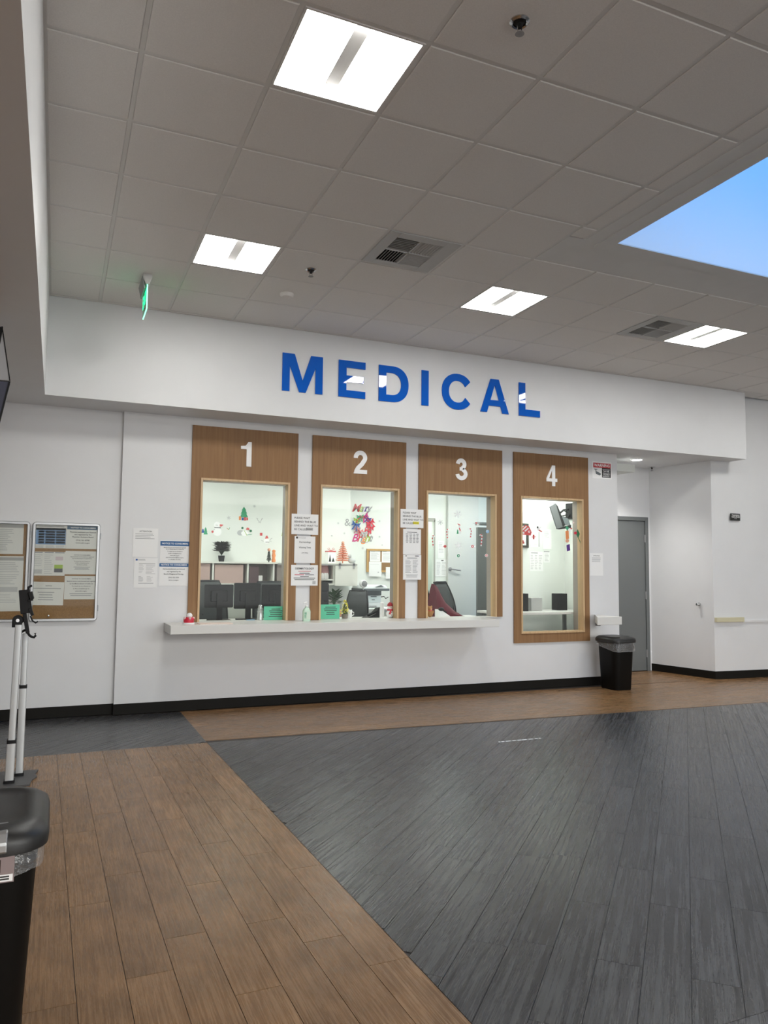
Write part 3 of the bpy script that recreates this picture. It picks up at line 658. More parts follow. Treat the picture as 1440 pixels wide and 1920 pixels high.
paper('DERMATOLOGY notice with red lines, lowest between windows one and two', (546, 1059, 595.5, 1098), YF, [('t', 'DERMATOLOGY', .5, .18, .095, INK, 'CENTER', .02), ('l', .25, .75, .27, .34, 1, .4, .1, True, INKR), ('l', .3, .7, .36, .44, 1, .45, .1, True, INK), ('l', .13, .5, .44, .51, 1, .45, .1, False, INKR), ('l', .52, .88, .44, .51, 1, .4, .1, False, INK), ('l', .33, .67, .52, .59, 1, .4, .1, True, INK), ('l', .08, .92, .60, .75, 2, .35, .15, True, INK), ('r', .80, .92, .78, .93, INKL)])
wait('please wait behind the blue line notice with yellow highlighting, between windows two and three', (751, 954, 794, 990.5), YEL)
paper('schedule sheet in four columns between windows two and three', (756, 991.5, 789, 1040), YF, [('l', .2, .8, .10, .15, 1, .4, .1, True, INK)]+[('l', a, a+.16, .17, .55, 7, .55, .4, True, INKG) for a in (.14, .34, .54, .72)])
paper('long two-column list hanging lowest between windows two and three', (756, 1040, 789.5, 1087), YF, [('r', .12, .2, .03, .06, INK), ('r', .66, .86, .03, .06, INK), ('l', .2, .8, .10, .17, 2, .4, .1, True, INKG), ('l', .12, .45, .2, .74, 11, .32, .3, False, INKG), ('l', .53, .84, .2, .74, 11, .32, .4, False, INKG), ('l', .12, .84, .78, .92, 3, .35, .2, True, INKG)])
paper('typed white sheet pinned right of window four', (1106, 1037, 1131, 1079.5), YP, [('t', 'ATTENTION', .5, .12, .09, INK, 'CENTER', .004), ('l', .15, .85, .18, .40, 4, .3, .4, False, INKG)])
# warning sign
o = paper('red black and white video surveillance WARNING sign high on the wall right of window four', (1110, 864.5, 1147, 899), YP, [('r', .06, .95, .08, .36, INKR), ('t', 'WARNING', .505, .225, .165, WHITE, 'CENTER', .02), ('r', .50, .95, .36, .92, INK), ('l', .53, .92, .42, .48, 1, .4, .05, False, WHITE), ('t', '24 HR', .725, .56, .12, WHITE, 'CENTER', .01), ('t', 'VIDEO', .725, .72, .12, WHITE, 'CENTER', .01), ('l', .53, .92, .80, .88, 2, .35, .2, False, WHITE)], cat='sign', name='warning_sign', thick=0.002)
p, q = at(1110, 864.5, YP), at(1147, 899, YP); wd, hd = q.x-p.x, p.z-q.z
bm = bmesh.new()
U = lambda u, v: (p.x+u*wd, p.z-v*hd)
prism_y(bm, [U(.09, .44), U(.28, .44), U(.25, .48), U(.12, .48)], YP-0.001, YP-0.0001); prism_y(bm, [U(.17, .48), U(.21, .48), U(.22, .6), U(.18, .62)], YP-0.001, YP-0.0001)
prism_y(bm, [U(.17, .60), U(.22, .58), U(.43, .68), U(.44, .76), U(.38, .81), U(.19, .74)], YP-0.001, YP-0.0001); obj('camera_pictogram', bm, PRN_D, o)
# room sign on the right wall
o = paper('small black room sign with white lettering high on the right wall', (1369.5, 962.5, 1388, 976.5), 3.975, [('t', 'TRAINING', .52, .26, .17, WHITE, 'CENTER', .012), ('t', 'RESOURCES', .52, .50, .155, WHITE, 'CENTER', .012), ('r', .40, .52, .70, .76, WHITE), ('r', .56, .62, .68, .76, WHITE)], m=mat('sign_black', (0.02, 0.022, 0.022), 0.5), cat='sign', name='room_sign', thick=0.004)
# floor strip
a, b = atz(935, 1391.5), atz(1018, 1384); d = (b-a).normalized(); n_ = Vector((-d.y, d.x, 0))
bm = bmesh.new(); k = 0.0; L0 = (b-a).length
c = [a-n_*.022, b-n_*.022, b+n_*.022, a+n_*.022]; prism(bm, [(v.x, v.y) for v in c], 0.0002, 0.0008)
st = obj('floor_marker', bm, mat('marker_film', (0.07, 0.07, 0.072), 0.35), origin=((a+b)/2)); tag(st, 'thin floor marking strip with broken white lettering on the charcoal floor', 'floor marking')
bm = bmesh.new()
while k < L0-0.03:
    w_ = random.uniform(.015, .05); p0 = a+d*k; p1 = a+d*min(k+w_, L0); prism(bm, [((p0-n_*.008).x, (p0-n_*.008).y), ((p1-n_*.008).x, (p1-n_*.008).y), ((p1+n_*.010).x, (p1+n_*.010).y), ((p0+n_*.010).x, (p0+n_*.010).y)], 0.0008, 0.0012)
    k += w_+random.uniform(.006, .02)
obj('marking_print', bm, WHITE, st)

# ------------------------------------------------------------------ glazed notice boards
def board(label, xa, xb, z0, z1):
    t = thing('notice_board', label, 'notice board', ((xa+xb)/2, YN, z0), 'glazed notice boards'); f = 0.028; y0 = YN-0.035
    bm = bmesh.new()
    loft(bm, [[(x, y, z) for x, z in rrect(xa, xb, z0, z1, .03, 5)] for y in (YN-0.0005, y0+0.006)]+[[(x, y0, z) for x, z in rrect(xa+.005, xb-.005, z0+.005, z1-.005, .028, 5)], [(x, y0, z) for x, z in rrect(xa+f-.005, xb-f+.005, z0+f-.005, z1-f+.005, .006, 5)], [(x, y0+0.014, z) for x, z in rrect(xa+f, xb-f, z0+f, z1-f, .004, 5)], [(x, YN-0.0005, z) for x, z in rrect(xa+f, xb-f, z0+f, z1-f, .004, 5)]], cap=False)
    obj('frame', bm, ALU, t, smooth=True)
    bm = bmesh.new(); bx(bm, xa+f, xb-f, YN-0.012, YN-0.006, z0+f, z1-f); obj('cork_panel', bm, CORK, t)
    bm = bmesh.new(); bx(bm, xa+f, xb-f, y0+0.016, y0+0.0185, z0+f, z1-f); obj('glazing', bm, BOARDGL, t)
    bm = bmesh.new()
    for zz in (z0+.12, z1-.12): tube(bm, [(xb+.004, y0+.02, zz-.03), (xb+.004, y0+.02, zz+.03)], .005, 8)
    obj('hinge', bm, ALU, t)
    bm = bmesh.new(); lathe(bm, [(0.009, 0), (0.009, -0.008), (0.004, -0.011)], ((xa+xb)/2-.13, y0+.016, z0+f+.025), 12, ax='y'); obj('lock', bm, CHROME, t, smooth=True)
board('glazed aluminium notice board of seven sheets, its right edge near the wall corner', at(61, 1000, YN-.03).x, at(188, 1000, YN-.03).x, at(120, 1165, YN-.03).z, at(120, 980, YN-.03).z)
xa = at(56.5, 1000, YN-.03).x
board('glazed aluminium notice board cut by the picture edge, behind the tablet stand', xa-.92, xa, at(120, 1165, YN-.03).z, at(120, 980, YN-.03).z)
YB_ = YN-0.0135
G = 'sheets inside the notice boards'
paper('sheet with blue and green table, top left in the right-hand notice board', (66, 983.5, 123, 1028.5), YB_, [('l', .02, .95, .04, .09, 1, .6, .3, False, INKG), ('r', .04, .99, .13, .84, TABLEB), ('r', .04, .99, .13, .22, mat('table_green', (.16, .27, .22), .6))]+[('r', a, b, .25+.115*i, .335+.115*i, mat('cell_pale', (.48, .58, .64), .6)) for i in range(5) for a, b in ((.12, .30), (.34, .64), (.68, .97))]+[('l', .04, .3, .88, .99, 3, .3, .4, False, INKG), ('l', .36, .65, .88, .99, 3, .3, .4, False, INKG), ('l', .68, .97, .88, .99, 3, .3, .4, False, INKG)], G, m=PAPER2)
paper('notice with blue band about physician assistants, top right in the right-hand notice board', (125, 985, 185.5, 1030), YB_, [('r', .02, .98, .02, .17, mat('band_slate', (.03, .09, .17), .5)), ('t', 'NOTICE TO CONSUMERS', .5, .095, .066, WHITE, 'CENTER', .014)]+body(['Physician assistants are licensed', 'and regulated by the', 'Physician Assistant Board'], .28, .105, .062, .014)+body(['(916) 561-8780', 'www.pab.ca.gov'], .63, .11, .066, .008), G, m=PAPER2)
paper('leaflet of three columns with green and black block, middle left in the right-hand notice board', (63.5, 1034, 121, 1079.5), YB_, [('r', .02, .28, .01, .06, INKG), ('r', .34, .63, .01, .06, INKG), ('r', .67, .97, .01, .06, INKG), ('l', .02, .28, .1, .62, 7, .35, .3, False, INKL), ('l', .34, .62, .1, .95, 11, .3, .4, False, INKL), ('r', .02, .28, .74, .92, INKL), ('r', .69, .93, .20, .36, mat('leaflet_blush', (.62, .52, .55), .6)), ('r', .66, .93, .54, .70, LIME), ('r', .66, .93, .70, .86, mat('leaflet_black', (.1, .1, .11), .6))], G, m=PAPER2)
paper('plain typed notice, middle right in the right-hand notice board', (123, 1033, 184, 1077), YB_, body(['NOTICE TO CONSUMERS', 'Optometrists are licensed and regulated', 'by the State Board of Optometry'], .17, .075, .043, .008)+body(['To check up on a license or', 'to file a complaint go to', 'the board website'], .44, .075, .043, .006)+[('l', .25, .75, .66, .82, 3, .4, .2, True, INKG)], G, m=PAPER2)
paper('plain notice about medical doctors, lower right in the right-hand notice board', (121.5, 1080, 182.5, 1123.5), YB_, body(['NOTICE TO CONSUMERS', 'Medical doctors are licensed and regulated', 'by the Medical Board of California', 'To check up on a license or', 'to file a complaint go to', 'www.mbc.ca.gov,'], .12, .105, .05, .01)+[('l', .15, .85, .72, .88, 2, .4, .2, True, INKG)], G, m=PAPER2)
paper('white typed notice hung lowest and crooked in the right-hand notice board', (62, 1091, 118.5, 1134.5), YB_, [('t', 'NOTICE', .5, .17, .055, INK, 'CENTER', .006), ('l', .02, .9, .24, .32, 1, .4, .1, False, INKG), ('l', .1, .75, .4, .82, 4, .32, .35, True, INKG)], G, m=PAPER2, tilt=.02)
paper('upper sheet of dense print in the notice board cut by the picture edge', (-32, 980.5, 42.5, 1039), YB_, [('r', 0, 1, .02, .13, mat('head_grey', (.40, .39, .38), .6)), ('l', .05, .8, .16, .9, 12, .4, .3, False, INKL)], G, m=PAPER2)
paper('lower long sheet of dense print in the notice board cut by the picture edge', (-33, 1042, 40, 1146), YB_, [('r', 0, 1, .02, .08, mat('head_grey', (.40, .39, .38), .6)), ('l', .05, .9, .1, .3, 6, .4, .3, True, INKL), ('l', .05, .9, .32, .52, 6, .35, .5, True, INKL), ('r', .05, .88, .56, .65, INKL), ('l', .1, .9, .68, .85, 6, .3, .5, True, INKL)], G, m=PAPER2)

# ------------------------------------------------------------------ grey door in the alcove
door = thing('door_1', '', '', (6.5, 5.02, 0)); del door['label']; del door['category']; door['kind'] = 'structure'
bm = bmesh.new(); bx(bm, 5.98, 6.03, 4.995, 5.12, 0, 2.21); bx(bm, 6.965, 7.02, 4.995, 5.12, 0, 2.21); bx(bm, 6.03, 6.965, 4.995, 5.12, 2.155, 2.21)
obj('door_frame', bm, GREY_D, door, bevel=0.003)
bm = bmesh.new(); bx(bm, 6.034, 6.961, 5.012, 5.055, 0.008, 2.151); leaf = obj('door_leaf', bm, GREY_D, door, bevel=0.002)
for zz in (.25, 1.08, 1.90):
    bm = bmesh.new(); tube(bm, [(6.963, 5.004, zz-.055), (6.963, 5.004, zz+.055)], .008, 8); obj('hinge', bm, GREY, door)
bm = bmesh.new(); lathe(bm, [(.032, 0), (.032, -.006), (.012, -.01), (.012, -.05)], (6.10, 5.012, 1.0), 14, ax='y'); tube(bm, [(6.10, 4.966, 1.0), (6.22, 4.966, 1.0)], .010, 8); obj('lever', bm, CHROME, door, smooth=True)
p = at(1311, 1133, 4.25)
bm = bmesh.new(); pk = Vector((7.19, 4.23, p.z)); lathe(bm, [(.024, 0), (.024, -.012), (.014, -.016), (.012, -.03), (.02, -.042), (.016, -.055)], pk, 16, ax='x')
tag(obj('key_switch', bm, CHROME, smooth=True, origin=pk), 'small round chrome key switch on the alcove side wall', 'switch')

# ------------------------------------------------------------------ bins
def bin_(name, label, x0, x1, y0, y1, hgt, seed, latch=True, dip=0.02, group='black plastic bins'):
    t = thing(name, label, 'bin', ((x0+x1)/2, (y0+y1)/2, 0), group); random.seed(seed)
    r = .10*(x1-x0)/.39
    def ring(i, z, rr=None, sl=0.0): return [(x, y, z - sl*max(0, (y1-y)/(y1-y0))) for x, y in rrect(x0+i, x1-i, y0+i, y1-i, rr or r, 6)]
    zl = hgt-.075
    bm = bmesh.new(); loft(bm, [ring(.062, 0, .055), ring(.058, .01, .06), ring(.030, zl-.02, .085, .03), ring(.022, zl+.02, .09)], cap=True); obj('body', bm, BINM, t, smooth=True)
    bm = bmesh.new()
    loops = []
    for k in range(6):
        z = zl+.012-.0085*k; base = ring(.021-.003*min(k, 3), z, .095, dip*k/5)
        loops.append([(x+random.uniform(-.0035, .0035), y+random.uniform(-.0035, .0035), zz+random.uniform(-.003, .003)) for x, y, zz in base])
    loft(bm, loops, cap=False); obj('bag_liner', bm, BAG, t, smooth=True)
    bm = bmesh.new()
    loft(bm, [ring(.010, zl+.002), ring(.002, zl+.006), ring(0, zl+.03), ring(.006, zl+.052), ring(.028, zl+.070), ring(.06, zl+.0745, .075), ring(.066, zl+.071, .07), ring(.12, zl+.0735, .05)], cap=True)
    lid = obj('lid', bm, LIDM, t, smooth=True)
    if latch:
        bm = bmesh.new(); xm = (x0+x1)/2
        pr_ = [(y0+.075, zl+.0755), (y0+.012, zl+.066), (y0-.004, zl+.04), (y0-.004, zl+.016), (y0+.006, zl+.012), (y0+.02, zl+.03)]
        loft(bm, [[(xm-.092, y, z) for y, z in pr_], [(xm+.092, y, z) for y, z in pr_]]); obj('latch', bm, ALU, lid, bevel=0.004)
        bm = bmesh.new(); bx(bm, xm-.06, xm+.06, y0-.025, y0+.07, 0, .03); obj('pedal', bm, BINM, t, bevel=.006)
    return t
b1 = bin_('waste_bin', 'large black lidded waste bin with grey latch, cut by the left picture edge', -1.262, -0.874, -1.300, -0.812, .70, 1)
bm = bmesh.new(); yl = -1.291
bx(bm, -1.10, -.957, yl, yl+.002, .562, .642); o = obj('product_label', bm, mat('label_mauve', (.28, .22, .22), .35), b1)
bm = bmesh.new(); bx(bm, -1.10, -.960, yl-.001, yl-.0002, .565, .583); obj('label_strip', bm, WHITE, o)
bm = bmesh.new(); bx(bm, -1.10, -1.013, yl-.002, yl-.0012, .566, .582); obj('label_blue_square', bm, INKB, o)
bm = bmesh.new(); bx(bm, -1.10, -.99, yl-.001, yl-.0002, .588, .622); obj('label_picture', bm, mat('label_dark', (.03, .012, .01), .4), o)
bm = bmesh.new(); lines(bm, -1.005, -.965, .568, .581, yl-.0011, 2, .6, .2, False); obj('label_print', bm, INK, o)
bin_('waste_bin', 'black lidded waste bin with bag rim standing by the alcove door corner', 5.225, 5.60, 3.63, 4.05, .635, 2, latch=False, dip=.075)

# ------------------------------------------------------------------ tablet stand
t = thing('tablet_stand', 'silver twin-post floor stand holding a black tablet clamp, behind the large bin', 'stand', (-1.09, 2.05, 0))
bm = bmesh.new(); pts = [(-1.45, 1.86), (-.985, 1.86), (-.975, 1.98), (-.945, 2.06), (-.958, 2.13), (-.94, 2.235), (-1.45, 2.29)]; prism(bm, pts, 0.0002, .012); obj('base_plate', bm, mat('stand_base', (.07, .07, .072), .45), t, bevel=.002)
def post(xt, xb, y, z1, zj, w, yb=None):
    yb = y if yb is None else yb
    lerp = lambda z: (xb+(xt-xb)*z/z1, yb+(y-yb)*z/z1)
    def sec(za, zb, ww, nm, m):
        bm = bmesh.new(); a = lerp(za); b = lerp(zb)
        loft(bm, [[(x, yy, za) for x, yy in rrect(a[0]-ww/2, a[0]+ww/2, a[1]-ww/2, a[1]+ww/2, .006, 3)], [(x, yy, zb) for x, yy in rrect(b[0]-ww/2, b[0]+ww/2, b[1]-ww/2, b[1]+ww/2, .006, 3)]])
        return obj(nm, bm, m, t, smooth=True)
    sec(.012, .03, w*1.25, 'foot_socket', BLACK); sec(.03, zj, w, 'lower_post', ALU_D); sec(zj, zj+.022, w*1.06, 'collar', BLACK); sec(zj+.022, z1, w*.80, 'upper_post', ALU_D)
post(-1.056, -1.056, 2.12, .95, .585, .046)
post(-1.094, -1.108, 1.95, 1.02, .262, .052)
bm = bmesh.new()                       # clamp: long bar with hooked jaws, turned nearly edge-on
p0, p1 = at(52, 1192, 2.0), at(42, 1108, 2.0)
def quadbar(a, b, w, dpt):
    d = (b-a).normalized(); s = Vector((d.z, 0, -d.x)); loft(bm, [[a-s*w+Vector((0, e*dpt, 0)) if k < 0 else a+s*w+Vector((0, e*dpt, 0)) for k, e in ((-1, -1), (1, -1), (1, 1), (-1, 1))], [b-s*w+Vector((0, e*dpt, 0)) if k < 0 else b+s*w+Vector((0, e*dpt, 0)) for k, e in ((-1, -1), (1, -1), (1, 1), (-1, 1))]])
A = lambda x, y: at(x, y, 2.0)
quadbar(A(52, 1187), A(46, 1150), .012, .02); quadbar(A(48, 1150), A(44.5, 1106), .030, .022)
obj('clamp_bar', bm, BLACK, t, bevel=.003)
bm = bmesh.new(); quadbar(A(60, 1154), A(53, 1101), .006, .01); quadbar(A(57, 1110), A(60.5, 1123), .012, .05); quadbar(A(52, 1102), A(60, 1098), .007, .04); quadbar(A(53, 1126), A(62, 1124), .006, .04); quadbar(A(53, 1112), A(60, 1110), .004, .04); quadbar(A(56, 1140), A(61, 1154), .010, .03); obj('upper_jaw', bm, BLACK, t, bevel=.002)
bm = bmesh.new(); tube(bm, [A(52, 1186), A(55, 1191), A(59, 1194), A(64, 1195), A(66.5, 1192), A(66, 1187)], .008, 8); tube(bm, [A(57, 1155), A(61, 1164), A(67, 1168), A(71, 1165)], .005, 8); tube(bm, [A(40, 1185), A(48, 1181)], .008, 8); tube(bm, [A(40, 1185), A(39, 1189)], .006, 8); obj('hook', bm, BLACK, t, smooth=True)
bm = bmesh.new(); lathe(bm, [(.03, -.02), (.034, -.012), (.034, .012), (.03, .02)], A(33.5, 1163), 20, ax='y'); a = A(33.5, 1163); bx(bm, a.x-.034, a.x+.026, a.y-.018, a.y+.018, a.z-.045, a.z-.002); bx(bm, a.x, A(47, 1163).x, a.y-.014, a.y+.014, a.z-.012, a.z+.02); obj('tilt_joint', bm, BLACK, t, smooth=True)
bm = bmesh.new(); lathe(bm, [(.012, -.022), (.011, -.027)], A(33.5, 1163), 14, ax='y'); obj('screw', bm, CHROME, t)

# ------------------------------------------------------------------ hanging television at the left edge
t = thing('hanging_television', 'dark television hanging from the left bulkhead, only its side edge in the picture', 'television', (-1.6, 1.5, ZB))
bm = bmesh.new(); Yt = 1.5
pp = [at(4, 612, Yt), at(18.5, 714, Yt), at(-2, 795, Yt)]
up_ = [(pp[0].x, pp[0].z), (pp[1].x, pp[1].z), (pp[1].x-.75, pp[1].z-.015), (pp[0].x-.75, pp[0].z)]
prism_y(bm, up_, Yt, Yt+.06); obj('upper_shell', bm, mat('tv_grey', (.36, .36, .37), .4), t, bevel=.004)
bm = bmesh.new(); lo_ = [(pp[1].x, pp[1].z-.006), (pp[2].x, pp[2].z), (pp[2].x-.75, pp[2].z), (pp[1].x-.75, pp[1].z-.02)]
prism_y(bm, lo_, Yt+.002, Yt+.06); obj('screen', bm, SCREEN, t, bevel=.003)
bm = bmesh.new(); q = [(pp[1].x+.004, pp[1].z-.004), (pp[2].x+.004, pp[2].z), (pp[2].x-.006, pp[2].z), (pp[1].x-.006, pp[1].z-.004)]
prism_y(bm, q, Yt-.004, Yt+.002); q = [(pp[0].x+.003, pp[0].z), (pp[1].x+.003, pp[1].z), (pp[1].x-.003, pp[1].z), (pp[0].x-.003, pp[0].z)]; prism_y(bm, q, Yt-.003, Yt-.0002); obj('bezel', bm, BLACK, t)
bm = bmesh.new(); a = at(-3, 612, Yt); b = at(6, 614, Yt); c = at(0, 646, Yt); prism_y(bm, [(b.x, b.z), (c.x, c.z), (c.x-.7, c.z), (a.x-.7, b.z+.015)], Yt-.004, Yt-.0002); obj('corner_cap', bm, BLACK, t)
bm = bmesh.new(); bx(bm, -1.68, -1.60, 1.5, 1.56, pp[0].z-.03, ZB-.0005); bx(bm, -1.76, -1.52, 1.45, 1.65, ZB-.012, ZB-.0005); obj('ceiling_bracket', bm, BLACK, t)

# ------------------------------------------------------------------ things on the public counter
ZK = .868
def on(px, Y): return at(px, 1160, Y).x
p = Vector((on(354, 3.9), 3.9, ZK)); t = thing('lidded_cup', 'red cup with white fluffy top at the left end of the counter', 'cup', p)
bm = bmesh.new(); lathe(bm, [(.044, 0), (.05, .008), (.05, .05), (.042, .062)], p, 20); obj('cup_body', bm, RED, t, smooth=True)
bm = bmesh.new(); lathe(bm, [(.056, .0), (.058, .012), (.05, .014)], p, 20); obj('base_rim', bm, WHITE, t, smooth=True)
bm = bmesh.new(); ball(bm, p+Vector((.006, 0, .078)), .028); obj('pompom', bm, WHITE, t, smooth=True)
bm = bmesh.new(); [ball(bm, p+Vector((.045*math.cos(a), .045*math.sin(a), .055)), .012) for a in (0, 1.2, 2.4, 3.6, 4.8)]; obj('fluffy_trim', bm, mat('fluff', (.7, .5, .5), .9), t, smooth=True)
p = Vector((on(403, 3.86), 3.86, ZK)); bm = bmesh.new(); prism(bm, rrect(p.x-.16, p.x+.16, p.y-.09, p.y+.09, .01, 3), ZK, ZK+.006); tag(obj('paper_pad', bm, mat('pad_blush', (.72, .58, .52), .7), origin=p), 'pale pinkish pad lying on the counter in front of window one', 'pad')
p = Vector((on(574.5, 3.98), 3.98, ZK)); t = thing('hand_sanitizer', 'clear pump bottle of hand sanitizer on the counter between windows one and two', 'bottle', p)
bm = bmesh.new(); loft(bm, [[(p.x+x, p.y+y, ZK+z) for x, y in rrect(-w, w, -.022, .022, .014, 4)] for w, z in ((.037, 0), (.040, .005), (.040, .105), (.030, .128), (.016, .138), (.014, .15))]); obj('bottle_body', bm, SAN, t, smooth=True)
bm = bmesh.new(); bx(bm, p.x-.036, p.x+.036, p.y-.0235, p.y-.0222, ZK+.02, ZK+.10); l_ = obj('front_label', bm, mat('label_mint', (.62, .74, .62), .5), t)
bm = bmesh.new(); lines(bm, p.x-.03, p.x+.0, ZK+.03, ZK+.095, p.y-.0238, 6, .5, .3); obj('label_print', bm, TGREEN, l_)
bm = bmesh.new(); lathe(bm, [(.016, .15), (.016, .165), (.005, .167), (.005, .19)], p, 12); tube(bm, [p+Vector((.004, 0, .193)), p+Vector((-.012, 0, .193)), p+Vector((-.034, 0, .186))], .006, 8); obj('pump', bm, WHITE, t, smooth=True)

# ------------------------------------------------------------------ staff office behind the windows
bm = bmesh.new(); bx(bm, -0.3, 2.948, 6.5, 6.6, 0, 2.75); bx(bm, 2.85, 2.948, 6.6, 6.9, 0, 2.75); struct('wall_office_back_left', bm, OFFICE)
bm = bmesh.new(); bx(bm, 2.85, 4.515, 6.9, 7.0, 0, 2.75) if False else None
xdoor0 = at(799, 1000, 6.9).x-.45; xdoor1 = at(815.5, 1000, 6.9).x
bx(bm, 2.85, xdoor0, 6.9, 7.0, 0, 2.75); bx(bm, xdoor0, xdoor1, 6.9, 7.0, at(812, 974, 6.9).z, 2.75); bx(bm, xdoor1, 6.2, 6.9, 7.0, 0, 2.75)
struct('wall_office_back', bm, OFFICE)
bm = bmesh.new(); bx(bm, 3.6, 4.9, 8.4, 8.5, 0, 2.75); bx(bm, 3.6, 3.7, 7.0, 8.4, 0, 2.75); bx(bm, 4.75, 4.85, 7.0, 8.4, 0, 2.75); struct('wall_office_far', bm, mat('far_room_paint', (.60, .66, .61), .6))
bm = bmesh.new(); bx(bm, -0.42, -0.3, YW+TH, 6.6, 0, 2.75); struct('wall_office_left', bm, OFFICE)
bm = bmesh.new(); bx(bm, 4.55, 5.63, 5.05, 5.15, 0, 2.75); bx(bm, 5.58, 5.63, YW+TH, 5.05, 0, 2.75); struct('wall_office_right', bm, OFFICE)
bm = bmesh.new(); bx(bm, -0.42, 6.2, YW+TH, 8.5, 2.75, 2.85); bx(bm, 6.2, 6.3, 5.9, 7.0, 0, 2.85); struct('ceiling_office', bm, OFFICE)
for (a, b, lab) in ((.4, 5.0, 'first'), (2.3, 5.1, 'second'), (3.6, 5.6, 'third'), (4.8, 4.41, 'fourth'), (4.7, 5.6, 'added fifth')):  # the last panel is added to brighten the door behind window three
    t = thing('office_light', 'flat ceiling light inside the staff office, the %s from the left, above view' % lab, 'ceiling light', (a+.3, b+.3, 2.75), 'office ceiling lights')
    bm = bmesh.new(); bx(bm, a, a+.6, b, b+.6, 2.735, 2.748); obj('light_panel', bm, EMIT_O, t)
    bm = bmesh.new(); bx(bm, a-.02, a+.62, b-.02, b, 2.725, 2.7495); bx(bm, a-.02, a+.62, b+.6, b+.62, 2.725, 2.7495); bx(bm, a-.02, a, b, b+.6, 2.725, 2.7495); bx(bm, a+.6, a+.62, b, b+.6, 2.725, 2.7495); obj('frame', bm, GRID, t)
t = thing('ceiling_light', 'ceiling light of the small room beyond the staff office doorway', 'ceiling light', (4.3, 7.7, 2.75)); bm = bmesh.new(); bx(bm, 4.1, 4.5, 7.5, 7.9, 2.735, 2.749); obj('light_panel', bm, EMIT, t)
# staff desk just inside
def deskthing(label, x0, x1, y0, y1, z, legs=True):
    t = thing('desk', label, 'desk', ((x0+x1)/2, (y0+y1)/2, 0))
    bm = bmesh.new(); bx(bm, x0, x1, y0, y1, z-.03, z); obj('desk_top', bm, COUNTER, t, bevel=.003)
    for xx in (x0+.03, x1-.07):
        for yy in (y0+.03, y1-.07): box('leg', GREY, t, xx, xx+.04, yy, yy+.04, 0, z-.03)
    return t
deskthing('white staff desk running behind windows one and two', -.15, 2.80, YW+TH+.012, 4.98, .84)
deskthing('white staff desk behind window three', 2.83, 4.02, YW+TH+.012, 4.98, .84)
deskthing('low white desk behind window four', 4.12, 5.5, YW+TH+.012, 4.95, at(982, 1146, 4.6).z-.001)
deskthing('white back desk along the office rear wall', .2, 2.7, 5.75, 6.48, .75)

def decal(name, label, Y, shapes, cat='wall sticker', group=None, th=.0012):
    """flat sticker: shapes = [(material, [pixel polygon]), ...]; one flat print"""
    ms = []; bm = bmesh.new(); allp = [q for s in shapes for q in s[1]]
    for k, (m, poly) in enumerate(shapes):
        if m not in ms: ms.append(m)
        w3 = [at(x, y, Y) for x, y in poly]; prism_y(bm, [(v.x, v.z) for v in w3], Y-th-.0002*k, Y-.0002*k if k == 0 else Y-.0001-.0002*k+.0001, ms.index(m))
    c = at(sum(q[0] for q in allp)/len(allp), sum(q[1] for q in allp)/len(allp), Y)
    return tag(obj(name, bm, ms, origin=c), label, cat, group)
def circ(x, y, r, n=14, sy=1.0): return [(x+r*math.cos(2*math.pi*k/n), y-r*sy*math.sin(2*math.pi*k/n)) for k in range(n)]
def rc(x0, y0, x1, y1): return [(x0, y1), (x1, y1), (x1, y0), (x0, y0)]
def fir(x, y0, y1, w): 
    h_ = y1-y0; L_ = []
    for a, b in ((.0, 0), (.36, .62), (.32, .38), (.68, .82), (.62, .55), (1, 1)): L_.append((x-w/2*b, y0+h_*a))
    return L_+[(2*x-a, b) for a, b in L_[::-1][:-1]]
def ln(x0, y0, x1, y1, w=.8):
    dx, dy = x1-x0, y1-y0; l = math.hypot(dx, dy); nx, ny = -dy/l*w/2, dx/l*w/2
    return [(x0+nx, y0+ny), (x1+nx, y1+ny), (x1-nx, y1-ny), (x0-nx, y0-ny)]
def flake(name, label, Y, x, y, r, m=SILVERY, g='snowflake stickers'):
    sh = []
    for k in range(3):
        a = math.pi*k/3+.3; sh.append((m, ln(x-r*math.cos(a), y-r*math.sin(a), x+r*math.cos(a), y+r*math.sin(a), max(.55, r*.22))))
    for k in range(6):
        a = math.pi*k/3+.3; sh.append((m, circ(x+r*.85*math.cos(a), y+r*.85*math.sin(a), max(.45, r*.2), 6)))
    return decal(name, label, Y, sh, group=g)
Y1 = 6.498; Y2 = 6.898
decal('tree_sticker', 'green fir tree with presents, uppermost sticker in window one', Y1, [(TGREEN, fir(457.5, 950, 970, 15)), (ORANGE, rc(448, 968, 452, 975)), (NAVY, rc(453, 970.5, 457, 975.5)), (REDS, rc(457.2, 970, 461.5, 976)), (REDS, rc(462, 970.5, 465, 975.5))], group='office wall stickers')
flake('snowflake_sticker', 'grey snowflake right of the highest fir tree in window one', Y1, 477, 949, 3)
flake('snowflake_sticker', 'pale grey snowflake left of the highest fir tree in window one', Y1, 429, 971, 3.6)
decal('snowman_sticker', 'snowman with red scarf at left in window one', Y1, [(WHITE, circ(407, 984, 6)), (WHITE, circ(407.5, 997, 8)), (INK, ln(402, 989, 414, 989.5, 1.3)), (REDS, [(412, 983), (419, 984), (415, 987.5), (412, 987)]), (REDS, circ(398.5, 997, 2.2)), (INKG, ln(400, 994.5, 403, 992, .6)), (INKG, ln(404, 984.5, 409, 985, .6))], group='office wall stickers')
decal('trees_sticker', 'pair of small blue and green firs at the left edge of window one', Y1, [(NAVY, fir(380.5, 991, 999, 6)), (TGREEN, fir(385.5, 988, 1002, 8))], group='office wall stickers')
decal('twig_sticker', 'tiny brown twig sticker below the left snowflake in window one', Y1, [(BEARM, ln(425, 990, 429, 993, .8)), (TGREEN, ln(429, 993, 431, 989, .8))], group='office wall stickers')
